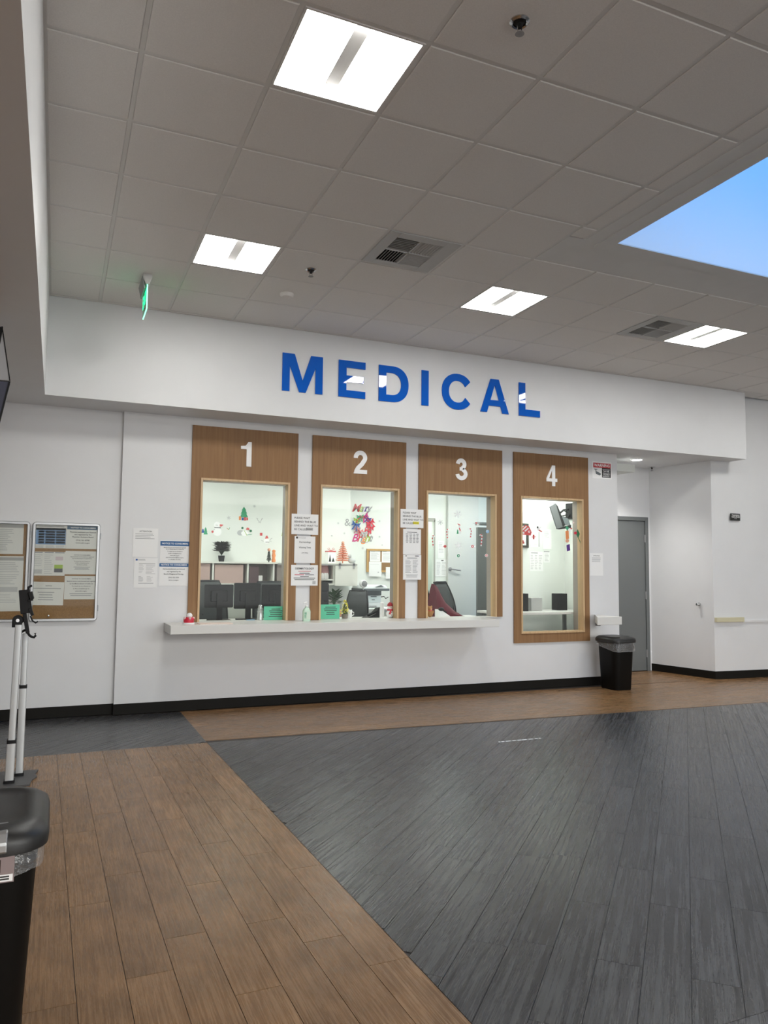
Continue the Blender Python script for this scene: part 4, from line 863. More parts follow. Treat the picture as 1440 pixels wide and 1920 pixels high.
decal('antler_sticker', 'thin dark antler sticker right of the tall fir in window one', Y1, [(INKG, ln(481, 971, 484, 976, .6)), (INKG, ln(484, 976, 487, 979, .6)), (INKG, ln(492, 971.5, 489, 977, .6)), (INKG, ln(489, 977, 488, 981, .6)), (INKG, ln(484, 972, 482, 973, .6)), (INKG, ln(490, 973, 493, 973, .6)), (INKG, ln(484, 980, 487, 979, .6))], group='office wall stickers')
decal('lying_snowman_sticker', 'lying snowman waving green mittens, in the middle of window one', Y1, [(SILVERY, circ(451, 999, 6.5, 14, .8)), (WHITE, circ(459, 1000, 7, 14, .7)), (REDS, [(461, 993), (463, 989), (467, 990), (468, 994)]), (DGREEN, circ(454.5, 990, 2.2)), (DGREEN, circ(470, 995.5, 2.4)), (LIME, ln(458, 995, 463, 1004, .9)), (TGREEN, ln(463, 1003, 472, 1002, .7))], group='office wall stickers')
decal('gift_sticker', 'small red gift sticker right of centre in window one', Y1, [(REDS, rc(487.3, 999, 492, 1004.5)), (INKR, ln(489.6, 999, 489.6, 1004.5, .6))], group='office wall stickers')
decal('hat_snowman_sticker', 'snowman with red cap raising its arms, right in window one', Y1, [(WHITE, circ(500, 1014, 5)), (REDS, [(497, 1010), (498.5, 1005.5), (501, 1004), (503.5, 1009.5)]), (INKG, ln(497.5, 1016.5, 505, 1016.5, 1.2)), (INKG, ln(490, 1013, 494, 1015, .6)), (INKG, ln(506, 1012, 510, 1009, .7)), (INKG, ln(505, 1014, 509, 1015, .7))], group='office wall stickers')
decal('fir_sticker', 'olive fir sticker at the right edge of window one', Y1, [(LIME, fir(530.5, 994, 1005, 6))], group='office wall stickers')
for k, (x, y, r, lab) in enumerate(((634, 981, 2.2, 'left of the ampersand'), (645.5, 1000, 2.2, 'below the ampersand'), (622, 1004.5, 1.6, 'farthest left'))):
    flake('snowflake_sticker', 'small grey snowflake in window two, %s' % lab, Y1, x, y, r)
for k, (x, y, r, lab) in enumerate(((711.5, 977, 2, 'right of the ribbon wreath'), (711.5, 1006.5, 1.9, 'right of the word Bright'), (680, 1028, 2.2, 'between red tree and corkboard'), (716.5, 1022, 1.2, 'above the corkboard'))):
    flake('snowflake_sticker', 'small grey snowflake in window two, %s' % lab, Y2, x, y, r)
t = thing('greeting_lettering', 'cursive Merry and Bright wall lettering around the ribbon wreath in window two', 'wall lettering', at(679, 985, Y2))
a = at(679, 953, Y2-.001)
for ch, px_, m in (('M', 667, INKR), ('e', 675.5, LIME), ('r', 681, SILVERY), ('r', 686, PURPLE), ('y', 691, INKG)):
    a = at(px_, 953, Y2-.002); o = text('letter', ch, a.x, a.z, a.y, .165, m, t, bold=.003, shear=.35)
for ch, px_, m in (('B', 664.5, MAGENTA), ('r', 672.5, INKR), ('i', 677, INKG), ('g', 682, ORANGE), ('h', 688, LIME), ('t', 693.5, INKG)):
    a = at(px_, 1009, Y2-.002); o = text('letter', ch, a.x, a.z, a.y, .165, m, t, bold=.003, shear=.35)
bm = bmesh.new()
for pts in ([(686, 957), (690, 961), (695, 957)], [(676, 1016), (688, 1017), (698, 1011), (699, 1008)]):
    tube(bm, [at(x, y, Y2-.003) for x, y in pts], .004, 6)
obj('swash', bm, INKG, t)
a = at(651.5, 980, Y1-.002); t = thing('ampersand_lettering', 'thin grey ampersand left of the ribbon wreath in window two', 'wall lettering', a); text('letter', '&', a.x, a.z, a.y, .15, INKG, t)
# ribbon wreath
t = thing('ribbon_wreath', 'round wreath of bright coloured paper bows on the office wall in window two', 'wreath', at(680, 982, Y2))
wc = at(680.5, 983.5, Y2); cols = [MAGENTA, PURPLE, RED, RED, RED, SILVERY, REDS, PINK, NAVY, LIME, TGREEN]
S = (at(700, 983, Y2).x-at(680, 983, Y2).x)/20
for k, m in enumerate(cols):
    a = math.radians(82-k*360/len(cols)); c = wc+Vector((math.cos(a)*13.5*S, 0, math.sin(a)*14.5*S)); bm = bmesh.new(); rnd = random.Random(k)
    tw = rnd.uniform(-.5, .5); ca, sa = math.cos(tw), math.sin(tw); q = lambda u, v: (c.x+(u*ca-v*sa)*S, c.z+(u*sa+v*ca)*S)
    y0 = Y2-.006-.004*(k % 3); r_ = 1.25 if k in (2, 3, 0, 8) else 1.0
    for s in (-1, 1):
        prism_y(bm, [q(0, 0), q(s*6.5*r_, 3.8*r_), q(s*5.2*r_, 0), q(s*6.5*r_, -3.5*r_)][::s], y0-.004, y0)
        prism_y(bm, [q(0, 0), q(s*2*r_, -1), q(s*4.5*r_, -9*r_), q(s*2*r_, -8*r_)][::-s], y0-.002, y0+.001)
    ball(bm, (c.x, y0-.004, c.z), 1.7*S, n=8); obj('bow', bm, m, t)
bm = bmesh.new(); pts = [wc+Vector((math.cos(a)*12.5*S, -.004, math.sin(a)*13.5*S)) for a in [2*math.pi*k/24 for k in range(25)]]; tube(bm, pts, 1.4*S, 8, cap=False); obj('ring', bm, REDS, t, smooth=True)
# corkboard and its papers
p, q = at(687, 1029, Y2), at(734, 1073, Y2)
t = thing('corkboard', 'oak framed corkboard on the office wall in window two', 'notice board', ((p.x+q.x)/2, Y2, q.z)); f = .028
bm = bmesh.new(); bx(bm, p.x, q.x+.3, Y2-.012, Y2+.0015, q.z, p.z); obj('cork_panel', bm, CORK, t)
OAK = mat('oak_frame', (.52, .30, .09), .5)
bm = bmesh.new(); bx(bm, p.x, p.x+f, Y2-.025, Y2-.012, q.z, p.z); bx(bm, q.x+.3-f, q.x+.3, Y2-.025, Y2-.012, q.z, p.z); bx(bm, p.x+f, q.x+.3-f, Y2-.025, Y2-.012, p.z-f, p.z); bx(bm, p.x+f, q.x+.3-f, Y2-.025, Y2-.012, q.z, q.z+f); obj('frame', bm, OAK, t)
YC = Y2-.0145; G2 = 'papers on the office corkboard'
DOC = [('l', .1, .5, .06, .12, 2, .4, .2, False, INKG), ('l', .1, .9, .2, .85, 9, .3, .3, False, INKL)]
paper('typed sheet at the upper left of the office corkboard', (693.5, 1032, 713, 1053), YC, DOC, G2); paper('typed sheet at the upper right of the office corkboard', (716, 1032, 736, 1055), YC, DOC, G2)
paper('blank white sheet overhanging the bottom of the office corkboard', (692, 1053, 715, 1081), YC-.012, [('l', .1, .8, .16, .2, 1, .3, .1, False, INKL), ('r', .7, .8, .68, .75, INKL)], G2); paper('narrow white sheet under the office corkboard by the window edge', (723.5, 1063, 737, 1085), YC-.012, [], G2)
# wall hutch with cubbies and barn door
t = thing('hanging_cabinet', 'pale wall cabinet with open cubbies and a sliding barn door, across windows one and two', 'cabinet', (1.9, 6.3, 1.15))
hy0, hy1 = 6.16, 6.495; hx0, hx1 = .55, at(668, 1080, hy0).x; hz0, hz1 = at(640, 1097, hy0).z, at(640, 1056, hy0).z
bm = bmesh.new(); bx(bm, hx0, hx1, hy0-.01, hy1, hz1-.022, hz1); obj('top_board', bm, OFFW, t)
bm = bmesh.new(); bx(bm, hx0, hx1, hy0, hy1, hz0, hz0+.02); obj('bottom_board', bm, OFFW, t)
bm = bmesh.new(); bx(bm, hx0, hx1, hy1-.012, hy1, hz0+.02, hz1-.022); obj('back_panel', bm, TAUPE, t)
xs = [hx0, .95, 1.40, at(512, 1080, hy0).x, at(560, 1080, hy0).x, at(625, 1080, hy0).x, hx1-.02]
for x in xs: box('divider', OFFW, t, x, x+.02, hy0+.005, hy1-.012, hz0+.02, hz1-.022)
zm = at(612, 1087, hy0).z; bm = bmesh.new(); bx(bm, xs[4]+.02, xs[5], hy0+.01, hy1-.012, zm-.01, zm+.008); obj('middle_shelf', bm, OFFW, t)
bm = bmesh.new(); bx(bm, at(627, 1080, hy0).x, hx1+.005, hy0-.032, hy0-.012, hz0-.01, hz1-.035); dr = obj('barn_door', bm, OFFW, t, bevel=.002)
bm = bmesh.new(); bx(bm, at(520, 1055, hy0).x, hx1, hy0-.036, hy0-.028, hz1-.032, hz1-.012); obj('door_rail', bm, mat('rail_grey', (.34, .34, .32), .5), t)
for px_ in (635.5, 661.5):
    x = at(px_, 1060, hy0).x; bm = bmesh.new(); bx(bm, x-.011, x+.011, hy0-.044, hy0-.037, at(635, 1066, hy0).z, hz1-.01); lathe(bm, [(.02, -.006), (.02, 0)], (x, hy0-.038, hz1-.012), 12, ax='y'); obj('door_hanger', bm, GREY, dr)
bm = bmesh.new(); bx(bm, at(535, 1070, hy0).x, hx1-.5, hy0-.002, hy0+.004, hz0+.0, hz0+.02); obj('edge_strip', bm, OFFW, t)
def pbox(name, label, cat, px, Y, dep, m, group=None, bev=.004):
    a, b = at(px[0], px[1], Y), at(px[2], px[3], Y); bm = bmesh.new(); bx(bm, a.x, b.x, Y, Y+dep, b.z, a.z)
    return tag(obj(name, bm, m, bevel=bev, origin=((a.x+b.x)/2, Y+dep/2, b.z)), label, cat, group)
def sack(name, label, cat, px, Y, dep, m, zb=None):
    a, b = at(px[0], px[1], Y), at(px[2], px[3], Y); z0 = zb if zb is not None else b.z; bm = bmesh.new(); h_ = a.z-z0; cx_ = (a.x+b.x)/2; w = (b.x-a.x)/2
    loft(bm, [[(cx_+(x*s), Y+dep/2+y*s, z0+h_*v) for x, y in rrect(-w, w, -dep/2, dep/2, min(w, dep/2)*.6, 4)] for s, v in ((.85, 0), (1, .1), (1, .6), (.9, .85), (.55, 1))])
    return tag(obj(name, bm, m, smooth=True, origin=(cx_, Y+dep/2, z0)), label, cat)
sack('pink_pouch', 'dusty pink stuffed pouch in the open cubby left of the barn door', 'pouch', (601, 1058, 618, 1086), hy0+.05, .2, PINK, zm+.0085)
for k, x in enumerate((604.5, 609, 613)): 
    b = at(x, 1086, hy0+.02); bm = bmesh.new(); lathe(bm, [(.022, 0), (.026, .03), (.022, .06), (.01, .085)], (b.x, b.y, zm+.0085), 12); tag(obj('glass_jar', bm, mat('jar_glass', (.62, .60, .58), .15), smooth=True, origin=(b.x, b.y, zm+.0085)), 'little shiny jar %s before the dusty pink pouch' % ('on the left', 'in the middle', 'on the right')[k], 'jar', 'jars in the cubby')
bm = bmesh.new(); bx(bm, xs[4]+.03, xs[5]-.01, hy0+.03, hy1-.03, hz0+.0205, zm-.025); tag(obj('storage_tray', bm, BLACK, bevel=.004, origin=(xs[4]+.2, hy0+.1, hz0+.02)), 'black tray low in the open cubby left of the barn door', 'tray')
def cubby(name, lab, cat, i, f0, f1, hgt, m):
    x0 = xs[i]+.025+(xs[i+1]-xs[i]-.03)*f0; x1 = xs[i]+.025+(xs[i+1]-xs[i]-.03)*f1; bm = bmesh.new(); bx(bm, x0, x1, hy0+.02, hy1-.05, hz0+.0205, hz0+.0205+hgt)
    return tag(obj(name, bm, m, bevel=.005, origin=((x0+x1)/2, hy0+.1, hz0+.02)), lab, cat)
BLUSH = mat('blush_box', (.50, .36, .32), .7)
cubby('storage_box', 'pale pink storage box in the cubby at the far left behind window one', 'box', 0, .1, .95, .25, BLUSH); cubby('storage_box', 'wide pale pink storage box in the second cubby behind window one', 'box', 1, .02, .9, .24, BLUSH)
cubby('storage_box', 'dark plum storage box in the third cubby behind window one', 'box', 2, .02, .42, .22, mat('plum', (.09, .05, .055), .7)); cubby('storage_box', 'taupe storage box in the fourth cubby behind window one', 'box', 3, .1, .9, .27, TAUPE)
pbox('paper_stack', 'white paper stack in the third cubby behind window one', 'papers', (478, 1079, 492, 1094.3), hy0+.03, .2, PAPER2)
# decorations standing on the hutch
hzt = hz1
def tree_wire(label, x, y0, y1, w, m, n=10):
    a, b = at(x, y0, 6.3), at(x, y1, 6.3); b.z = hzt; t = thing('tabletop_tree', label, 'decoration', (b.x, 6.3, hzt)); H = a.z-b.z; S_ = at(x+w/2, y0, 6.3).x-a.x
    bm = bmesh.new(); tube(bm, [(b.x, 6.3, hzt), (b.x, 6.3, hzt+H*.95)], .008, 6); obj('trunk', bm, m, t)
    bm = bmesh.new(); rnd = random.Random(int(x))
    for k in range(n):
        v = .08+.84*k/n; rad = S_*(1-v)**.8
        for j in range(7):
            aa = 2*math.pi*j/7+k*.6; e = Vector((math.cos(aa)*rad, math.sin(aa)*rad*.7, -.25*rad*0-.02))
            c = Vector((b.x, 6.3, hzt+H*v+.02)); tube(bm, [c, c+e*.6+Vector((0, 0, .01)), c+e+Vector((0, 0, .025))], [.010, .009, .004], 5)
    obj('branches', bm, m, t); bm = bmesh.new(); ball(bm, (b.x, 6.3, hzt+H), .022, n=8); obj('topper', bm, PEACH, t, smooth=True)
tree_wire('coral coloured tabletop tree on the hutch above the barn door', 642.5, 1018, 1054, 28, mat('coral', (.72, .25, .13), .6))
tree_wire('dark little tree at the right on the hutch in window one', 504, 1031, 1053, 10, PLANTD, 7)
a, b = at(615.5, 1033, 6.26), at(629, 1054, 6.26)
t = thing('gift_box', 'white gift box with thin red bow and fir print on the hutch, window two', 'decoration', ((a.x+b.x)/2, 6.32, hzt)); bm = bmesh.new(); bx(bm, a.x, b.x, 6.26, 6.38, hzt+.0005, a.z); obj('box_body', bm, WHITE, t, bevel=.003)
bm = bmesh.new(); mx = (a.x+b.x)/2
for s in (-1, 1): tube(bm, [(mx, 6.3, a.z), (mx+s*.03, 6.3, a.z+.045), (mx+s*.055, 6.3, a.z+.03), (mx, 6.3, a.z)], .003, 5)
obj('bow', bm, INKR, t); bm = bmesh.new(); bx(bm, a.x-.004, b.x+.004, 6.256, 6.384, a.z-.012, a.z+.002); obj('lid_edge', bm, REDS, t)
bm = bmesh.new()
for cx_, h_, w in ((.25, .62, .26), (.68, .36, .3)): 
    x = a.x+(b.x-a.x)*cx_; H = a.z-hzt; prism_y(bm, [(x-w*.07, hzt+.02), (x+w*.07, hzt+.02), (x, hzt+.02+H*h_)], 6.2575, 6.2598)
obj('fir_print', bm, PLANTD, t)
a = at(513, 1053, 6.3); bm = bmesh.new(); lathe(bm, [(.022, 0), (.03, .02), (.02, .06), (.028, .09), (.018, .13), (.026, .155), (.008, .17)], (a.x, 6.3, hzt), 12); tag(obj('nutcracker_ornament', bm, ORANGE, smooth=True, origin=(a.x, 6.3, hzt)), 'small orange turned ornament at the right end of the hutch in window one', 'decoration')
a = at(659.5, 1054, 6.3); bm = bmesh.new(); ball(bm, (a.x, 6.3, hzt+.04), .04, 1.4, .8, 1, 10); ball(bm, (a.x-.03, 6.3, hzt+.10), .025); tag(obj('bird_ornament', bm, SILVERY, smooth=True, origin=(a.x, 6.3, hzt)), 'grey bird-like ornament right of the coral tree on the hutch', 'decoration')
def leafy(name, label, base, H, Wd, m, n, pot=None, cat='plant', droop=.2, pr_=.05, ph=.1, leafw=.02):
    t = thing(name, label, cat, base); rnd = random.Random(n); bm = bmesh.new(); lathe(bm, [(pr_*.75, 0), (pr_, ph), (pr_*.9, ph), (pr_*.85, ph-.01)], base, 14); obj('pot', bm, pot or WHITE, t, smooth=True)
    bm = bmesh.new(); c0 = Vector(base)+Vector((0, 0, ph))
    for k in range(n):
        a = rnd.random()*6.28; rr = rnd.random()**.5*Wd/2; h_ = H*rnd.uniform(.35, 1); e = c0+Vector((math.cos(a)*rr, math.sin(a)*rr, h_)); mid = c0+Vector((math.cos(a)*rr*.4, math.sin(a)*rr*.4, h_*.75))
        s = Vector((-math.sin(a), math.cos(a), rnd.uniform(-.5, .5)))*leafw; tip = e+Vector((math.cos(a)*leafw*2, math.sin(a)*leafw*2, -droop*leafw*4))
        for p_ in ((c0, c0+s*.1, mid+s*.15, mid-s*.15), ): bm.faces.new([bm.verts.new(v) for v in p_])
        bm.faces.new([bm.verts.new(v) for v in (mid, mid.lerp(tip, .4)+s, tip, mid.lerp(tip, .4)-s)])
    o = obj('foliage', bm, m, t); return t
a = at(415, 1054, 6.3); leafy('potted_plant', 'dark bushy potted plant standing on the hutch in window one', (a.x, 6.3, hzt), .20, .22, PLANTD, 420, BLACK, leafw=.013, pr_=.045, ph=.08)
a = at(652, 1112, 6.2); leafy('potted_plant', 'green leafy plant behind the mesh chair in window two', (2.62, 6.22, .7505), .30, .24, mat('leaf_mid', (.05, .12, .04), .6), 110, TAUPE, leafw=.018, pr_=.07, ph=.12)
# donut cushion
a = at(631, 1119, 5.95); bm = bmesh.new(); R0 = (at(641, 1119, 5.95).x-at(621, 1119, 5.95).x)/2
n1, n2 = 28, 12; rings = []
for i in range(n1):
    t_ = 2*math.pi*i/n1; rings.append([bm.verts.new((a.x+math.cos(t_)*(R0*.62+R0*.38*math.cos(p_)), 5.95+R0*.30*math.sin(p_)+.12*math.sin(t_)*R0, a.z+math.sin(t_)*(R0*.62+R0*.38*math.cos(p_)))) for p_ in [2*math.pi*k/n2 for k in range(n2)]])
for i in range(n1):
    for k in range(n2): bm.faces.new((rings[i][k], rings[(i+1) % n1][k], rings[(i+1) % n1][(k+1) % n2], rings[i][(k+1) % n2]))
bmesh.ops.translate(bm, verts=bm.verts, vec=(0, 0, .751-min(v.co.z for v in bm.verts)))
tag(obj('ring_cushion', bm, PEACH, smooth=True, origin=(a.x, 5.95, .75)), 'peach ring-shaped seat cushion propped up below the hutch in window two', 'cushion')
# monitors
def monitor(label, px, Y, zb, back=True, yaw=0.0):
    a, b = at(px[0], px[1], Y), at(px[2], px[3], Y); t = thing('monitor', label, 'monitor', ((a.x+b.x)/2, Y, zb), 'black desk monitors'); cx_ = (a.x+b.x)/2
    bm = bmesh.new(); loft(bm, [[(x, Y, z) for x, z in rrect(a.x, b.x, b.z, a.z, .012, 3)], [(x, Y+.025, z) for x, z in rrect(a.x, b.x, b.z, a.z, .012, 3)]]); obj('housing', bm, BLACK, t)
    bm = bmesh.new(); bx(bm, a.x+.012, b.x-.012, Y+.0255, Y+.027, b.z+.012, a.z-.012); obj('screen', bm, SCREEN, t)
    bm = bmesh.new(); bx(bm, cx_-.09, cx_+.09, Y-.03, Y-.0005, (a.z+b.z)/2-.06, (a.z+b.z)/2+.06); obj('back_bulge', bm, BLACK, t, bevel=.01)
    bm = bmesh.new(); bx(bm, cx_-.03, cx_+.03, Y-.05, Y-.032, zb+.012, (a.z+b.z)/2+.03); obj('stand_neck', bm, BLACK, t)
    bm = bmesh.new(); prism(bm, rrect(cx_-.12, cx_+.12, Y-.13, Y+.08, .03, 4), zb+.0005, zb+.012); obj('stand_foot', bm, BLACK, t)
    bm = bmesh.new(); lathe(bm, [(.016, 0), (.016, -.002)], (cx_, Y-.0305, (a.z+b.z)/2), 14, ax='y'); obj('badge', bm, CHROME, t)
monitor('black monitor seen from behind at the left in window one', (384, 1096, 437, 1139), 4.72, .84); monitor('black monitor seen from behind in the middle of window one', (440, 1093, 488, 1141), 4.78, .84)
monitor('black monitor at the left edge of window two', (584, 1094, 616, 1141), 4.72, .84); monitor('navy-black monitor at the right edge of window one', (491, 1096, 545, 1139), 4.83, .84)
# chairs
def chair(label, px, Y, ang, zseat=.48, zt=None, m=GREYF, bw=1.0):
    c = at(px[0], px[1], Y); t = thing('office_chair', label, 'chair', (c.x, Y, 0), 'office swivel chairs'); ca, sa = math.cos(ang), math.sin(ang)
    P = lambda x, y, z: (c.x+x*ca-y*sa, Y+x*sa+y*ca, z)
    H = zt or c.z
    def shell(f, n=12, mm=10): 
        bm = bmesh.new(); g = [[bm.verts.new(P(*f(u/n, v/mm))) for u in range(n+1)] for v in range(mm+1)]
        for v in range(mm):
            for u in range(n): bm.faces.new((g[v][u], g[v][u+1], g[v+1][u+1], g[v+1][u]))
        return bm
    wv = lambda v: .23*bw*(1-.35*max(0, v-.5)*2*max(0, v-.5)*2*.8)*(.8+.4*min(v*2, .5))
    f = lambda u, v: ((u-.5)*2*wv(v), -.05*(1-(2*u-1)**2)-.06*math.sin(v*3)+.14*v+.20, zseat+.06+(H-zseat-.06)*v)
    bm = shell(f); o = obj('mesh_back', bm, mat('chair_mesh', (.045, .05, .05), .8), t, smooth=True)
    s = o.modifiers.new('thick', 'SOLIDIFY'); s.thickness = .012
    bm = bmesh.new(); rim = [f(0, v/10) for v in range(11)]+[f(u/8, 1) for u in range(1, 8)]+[f(1, 1-v/10) for v in range(11)]+[f(1-u/8, 0) for u in range(1, 9)]
    tube(bm, [P(*q) for q in rim], .018, 6); obj('back_frame', bm, BLACK, t, smooth=True)
    bm = bmesh.new(); tube(bm, [P(*f(.5, .1)), P(*f(.3, .45)), P(*f(.12, .8))], .014, 6); tube(bm, [P(*f(.5, .1)), P(*f(.7, .45)), P(*f(.88, .8))], .014, 6); obj('lumbar_brace', bm, BLACK, t, smooth=True)
    bm = bmesh.new(); loft(bm, [[P(x, y, z) for x, y in rrect(-.24+i, .24-i, -.27+i, .20-i, .09, 4)] for i, z in ((.03, zseat-.05), (0, zseat-.03), (0, zseat), (.03, zseat+.02))]); obj('seat', bm, m, t, smooth=True)
    bm = bmesh.new(); tube(bm, [P(0, 0, .1), P(0, 0, zseat-.05)], .025, 10); tube(bm, [P(0, .10, zseat-.04), P(0, .26, zseat+.0), P(*f(.5, .1))], .018, 8); obj('column', bm, BLACK, t)
    for s_ in (-1, 1):
        bm = bmesh.new(); tube(bm, [P(s_*.2, .05, zseat-.03), P(s_*.29, .05, zseat+.02), P(s_*.29, .05, zseat+.2)], .014, 6); loft(bm, [[P(s_*.29+x, y, zseat+.2+z) for x, y in rrect(-.035, .035, -.12, .13, .03, 3)] for z in (0, .025)]); obj('armrest', bm, BLACK, t)
    for k in range(5):
        a_ = 2*math.pi*k/5; bm = bmesh.new(); tube(bm, [P(0, 0, .10), P(.28*math.cos(a_), .28*math.sin(a_), .065)], [.024, .016], 6); b_ = obj('base_arm', bm, BLACK, t)
        bm = bmesh.new(); q = P(.29*math.cos(a_), .29*math.sin(a_), .03); lathe(bm, [(.03, -.015), (.03, .015)], q, 10, ax='x'); obj('caster', bm, BLACK, b_)
chair('black mesh office chair in front of the printer in window two', (663, 1114, 0, 0), 5.36, -.55, zt=1.13, bw=.62)
chair('black office chair at the left behind window one', (405, 1095, 0, 0), 5.40, .2, zt=1.25); chair('black office chair at the right behind window one', (517, 1098, 0, 0), 5.40, -.1, zt=1.24)
chair('grey-backed office chair behind window three', (864, 1091, 0, 0), 5.75, .6, zt=1.24); # cabinet and printer
YPR = 5.95
a, b = at(680, 1140, YPR), at(737, 1161, YPR); ztop = at(700, 1140, YPR).z
t = thing('drawer_cabinet', 'white drawer cabinet carrying the printer in window two', 'cabinet', ((a.x+b.x)/2, YPR+.2, 0)); zc = ztop
a.x -= .06
bm = bmesh.new(); bx(bm, a.x, b.x, YPR-.15, YPR+.48, 0, zc-.02); obj('carcass', bm, WHITE, t); bm = bmesh.new(); bx(bm, a.x-.01, b.x+.01, YPR-.18, YPR+.49, zc-.02, zc); obj('top_board', bm, WHITE, t)
for k, (z0, z1) in enumerate(((.72, .84), (.42, .70), (.06, .40))):
    bm = bmesh.new(); bx(bm, a.x+.01, b.x-.01, YPR-.166, YPR-.151, z0, z1); d_ = obj('drawer', bm, OFFW, t, bevel=.002); bm = bmesh.new(); lathe(bm, [(.006, 0), (.006, -.012), (.014, -.018), (.01, -.026)], ((a.x+b.x)/2, YPR-.166, (z0+z1)/2), 10, ax='y'); obj('knob', bm, GREY, d_, smooth=True)
x0, x1 = at(685, 1120, YPR).x, at(716, 1120, YPR).x; S0, S1_ = at(679, 1105, YPR).x, at(730, 1105, YPR).x
t = thing('printer', 'large white and grey multifunction printer in window two', 'printer', ((x0+x1)/2, YPR+.2, zc))
z = lambda y: at(700, y, YPR).z
bm = bmesh.new(); bx(bm, x0, x1, YPR+.03, YPR+.42, zc+.0005, z(1117)); obj('body', bm, PRN, t, bevel=.012)
bm = bmesh.new(); bx(bm, x0+.004, x1-.004, YPR+.022, YPR+.031, zc+.01, z(1130.5)); tr = obj('paper_drawer', bm, PRN, t, bevel=.003); bm = bmesh.new(); bx(bm, (x0+x1)/2-.05, (x0+x1)/2+.05, YPR+.014, YPR+.022, zc+.012, zc+.03); obj('handle', bm, GREY, tr)
bm = bmesh.new(); bx(bm, x0+.004, x1-.004, YPR+.020, YPR+.031, z(1130)+.002, z(1117.5)); obj('front_door', bm, mat('printer_pale', (.60, .68, .70), .4), t, bevel=.004)
bm = bmesh.new(); bx(bm, (x0+x1)/2-.035, (x0+x1)/2+.05, YPR+.012, YPR+.020, z(1119.5), z(1117.8)); obj('recess_grip', bm, PRN_D, t)
bm = bmesh.new(); bx(bm, (x0+x1)/2-.02, (x0+x1)/2+.025, YPR+.0185, YPR+.020, z(1125.5), z(1124)); obj('badge', bm, PRN_D, t)
bm = bmesh.new(); bx(bm, x0-.01, x1+.035, YPR+.10, YPR+.42, z(1117), z(1108)); obj('output_bay', bm, PRN_D, t)
bm = bmesh.new(); loft(bm, [[(x, y, zz) for x, y in rrect(S0, S1_, YPR-.02, YPR+.42, .02, 3)] for zz in (z(1108), z(1103.5))]); obj('control_deck', bm, PRN_D, t)
bm = bmesh.new(); loft(bm, [[(x, y, zz) for x, y in rrect(S0+.01+i, S1_-.03-i, YPR-.01+i, YPR+.42, .02, 3)] for i, zz in ((0, z(1103.5)), (.01, z(1099)), (.03, z(1097)))]); obj('scanner_lid', bm, PRN, t, smooth=True)
bm = bmesh.new(); prism_y(bm, [(at(704, 1100, YPR).x, z(1100)), (at(719, 1099.8, YPR).x, z(1099)), (at(714, 1097.5, YPR).x, z(1097))], YPR-.012, YPR+.2); obj('feeder_slot', bm, PRN_D, t)
bm = bmesh.new(); tube(bm, [Vector((x1+.01, YPR+.1, z(1120))), Vector((x1+.06, YPR+.06, z(1119))), Vector((x1+.10, YPR+.1, z(1123))), Vector((x1+.14, YPR+.1, z(1120)))], .006, 6); obj('cable', bm, BLACK, t, smooth=True)
# fan
YFAN = YPR-.10
a = at(681, 1094.5, YFAN); t = thing('desk_fan', 'small round white fan on a thin stem left of the printer', 'fan', (a.x, YFAN, zc))
bm = bmesh.new(); lathe(bm, [(.048, .03), (.052, -.02), (.046, -.034), (.02, -.036)], a, 24, ax='y'); obj('fan_head', bm, WHITE, t, smooth=True)
bm = bmesh.new(); lathe(bm, [(.040, -.037), (.012, -.044)], a+Vector((.004, 0, 0)), 24, ax='y'); obj('grille', bm, GREY, t, smooth=True)
bm = bmesh.new(); tube(bm, [(a.x, YFAN, zc+.02), (a.x, YFAN, a.z-.05)], .008, 8); obj('stem', bm, SILVERY, t); bm = bmesh.new(); lathe(bm, [(.055, 0), (.055, .012), (.012, .03), (.012, .10)], (a.x, YFAN, zc+.0005), 18); obj('foot', bm, WHITE, t, smooth=True)
# items on the inner desk / sill
ZD = .868; YQ = YW+.10
def sheet(label, px):
    a, b = at(px[0], px[1], YQ), at(px[2], px[3], YQ); t = thing('green_sign', label, 'sign', ((a.x+b.x)/2, YQ, ZD), 'mint green desk signs')
    bm = bmesh.new(); bx(bm, a.x, b.x, YQ, YQ+.003, ZD+.0005, a.z); obj('sheet', bm, GREEN, t)
    bm = bmesh.new(); w = b.x-a.x; lines(bm, a.x+w*.2, b.x-w*.12, a.z-.115, a.z-.02, YQ-.0003, 5, .42, .45, True); obj('print_lines', bm, INK, t)
    bm = bmesh.new(); bx(bm, a.x+.01, b.x-.01, YQ+.0035, YQ+.06, ZD+.0005, ZD+.004); obj('foot', bm, mat('holder_clear', (.45, .55, .5), .2), t)
sheet('mint green printed sign at the lower right corner of window one', (495, 1137, 536, 1164)); sheet('mint green printed sign at the lower left corner of window two', (599.5, 1133.5, 636.5, 1161))
p = Vector((on(487.5, YQ), YQ, ZD)); bm = bmesh.new(); lathe(bm, [(.034, 0), (.036, .01), (.03, .03), (.035, .05), (.028, .07), (.034, .09), (.024, .105), (.028, .12), (.02, .135), (.022, .15), (.012, .16)], (p.x, p.y, ZD+.0005), 18); tag(obj('silver_ornament', bm, mat('silver_foil', (.6, .62, .62), .25, metal=.7), smooth=True, origin=p), 'stacked silvery ornament left of the green sign in window one', 'decoration')
p = Vector((on(468, YQ), YQ-.03, ZD)); bm = bmesh.new(); tube(bm, [p+Vector((-.04, 0, .006)), p+Vector((.05, .01, .006))], .005, 6); tag(obj('pen', bm, PALEB, origin=p), 'pale blue pen lying on the sill of window one', 'pen')
p = Vector((on(646.5, YQ+.02), YQ+.02, ZD)); t = thing('mini_tree', 'small gold tinsel tree in a pot beside the green sign in window two', 'decoration', p)
bm = bmesh.new(); lathe(bm, [(.03, 0), (.036, .045), (.03, .05)], p, 14); obj('pot', bm, TAUPE, t, smooth=True)
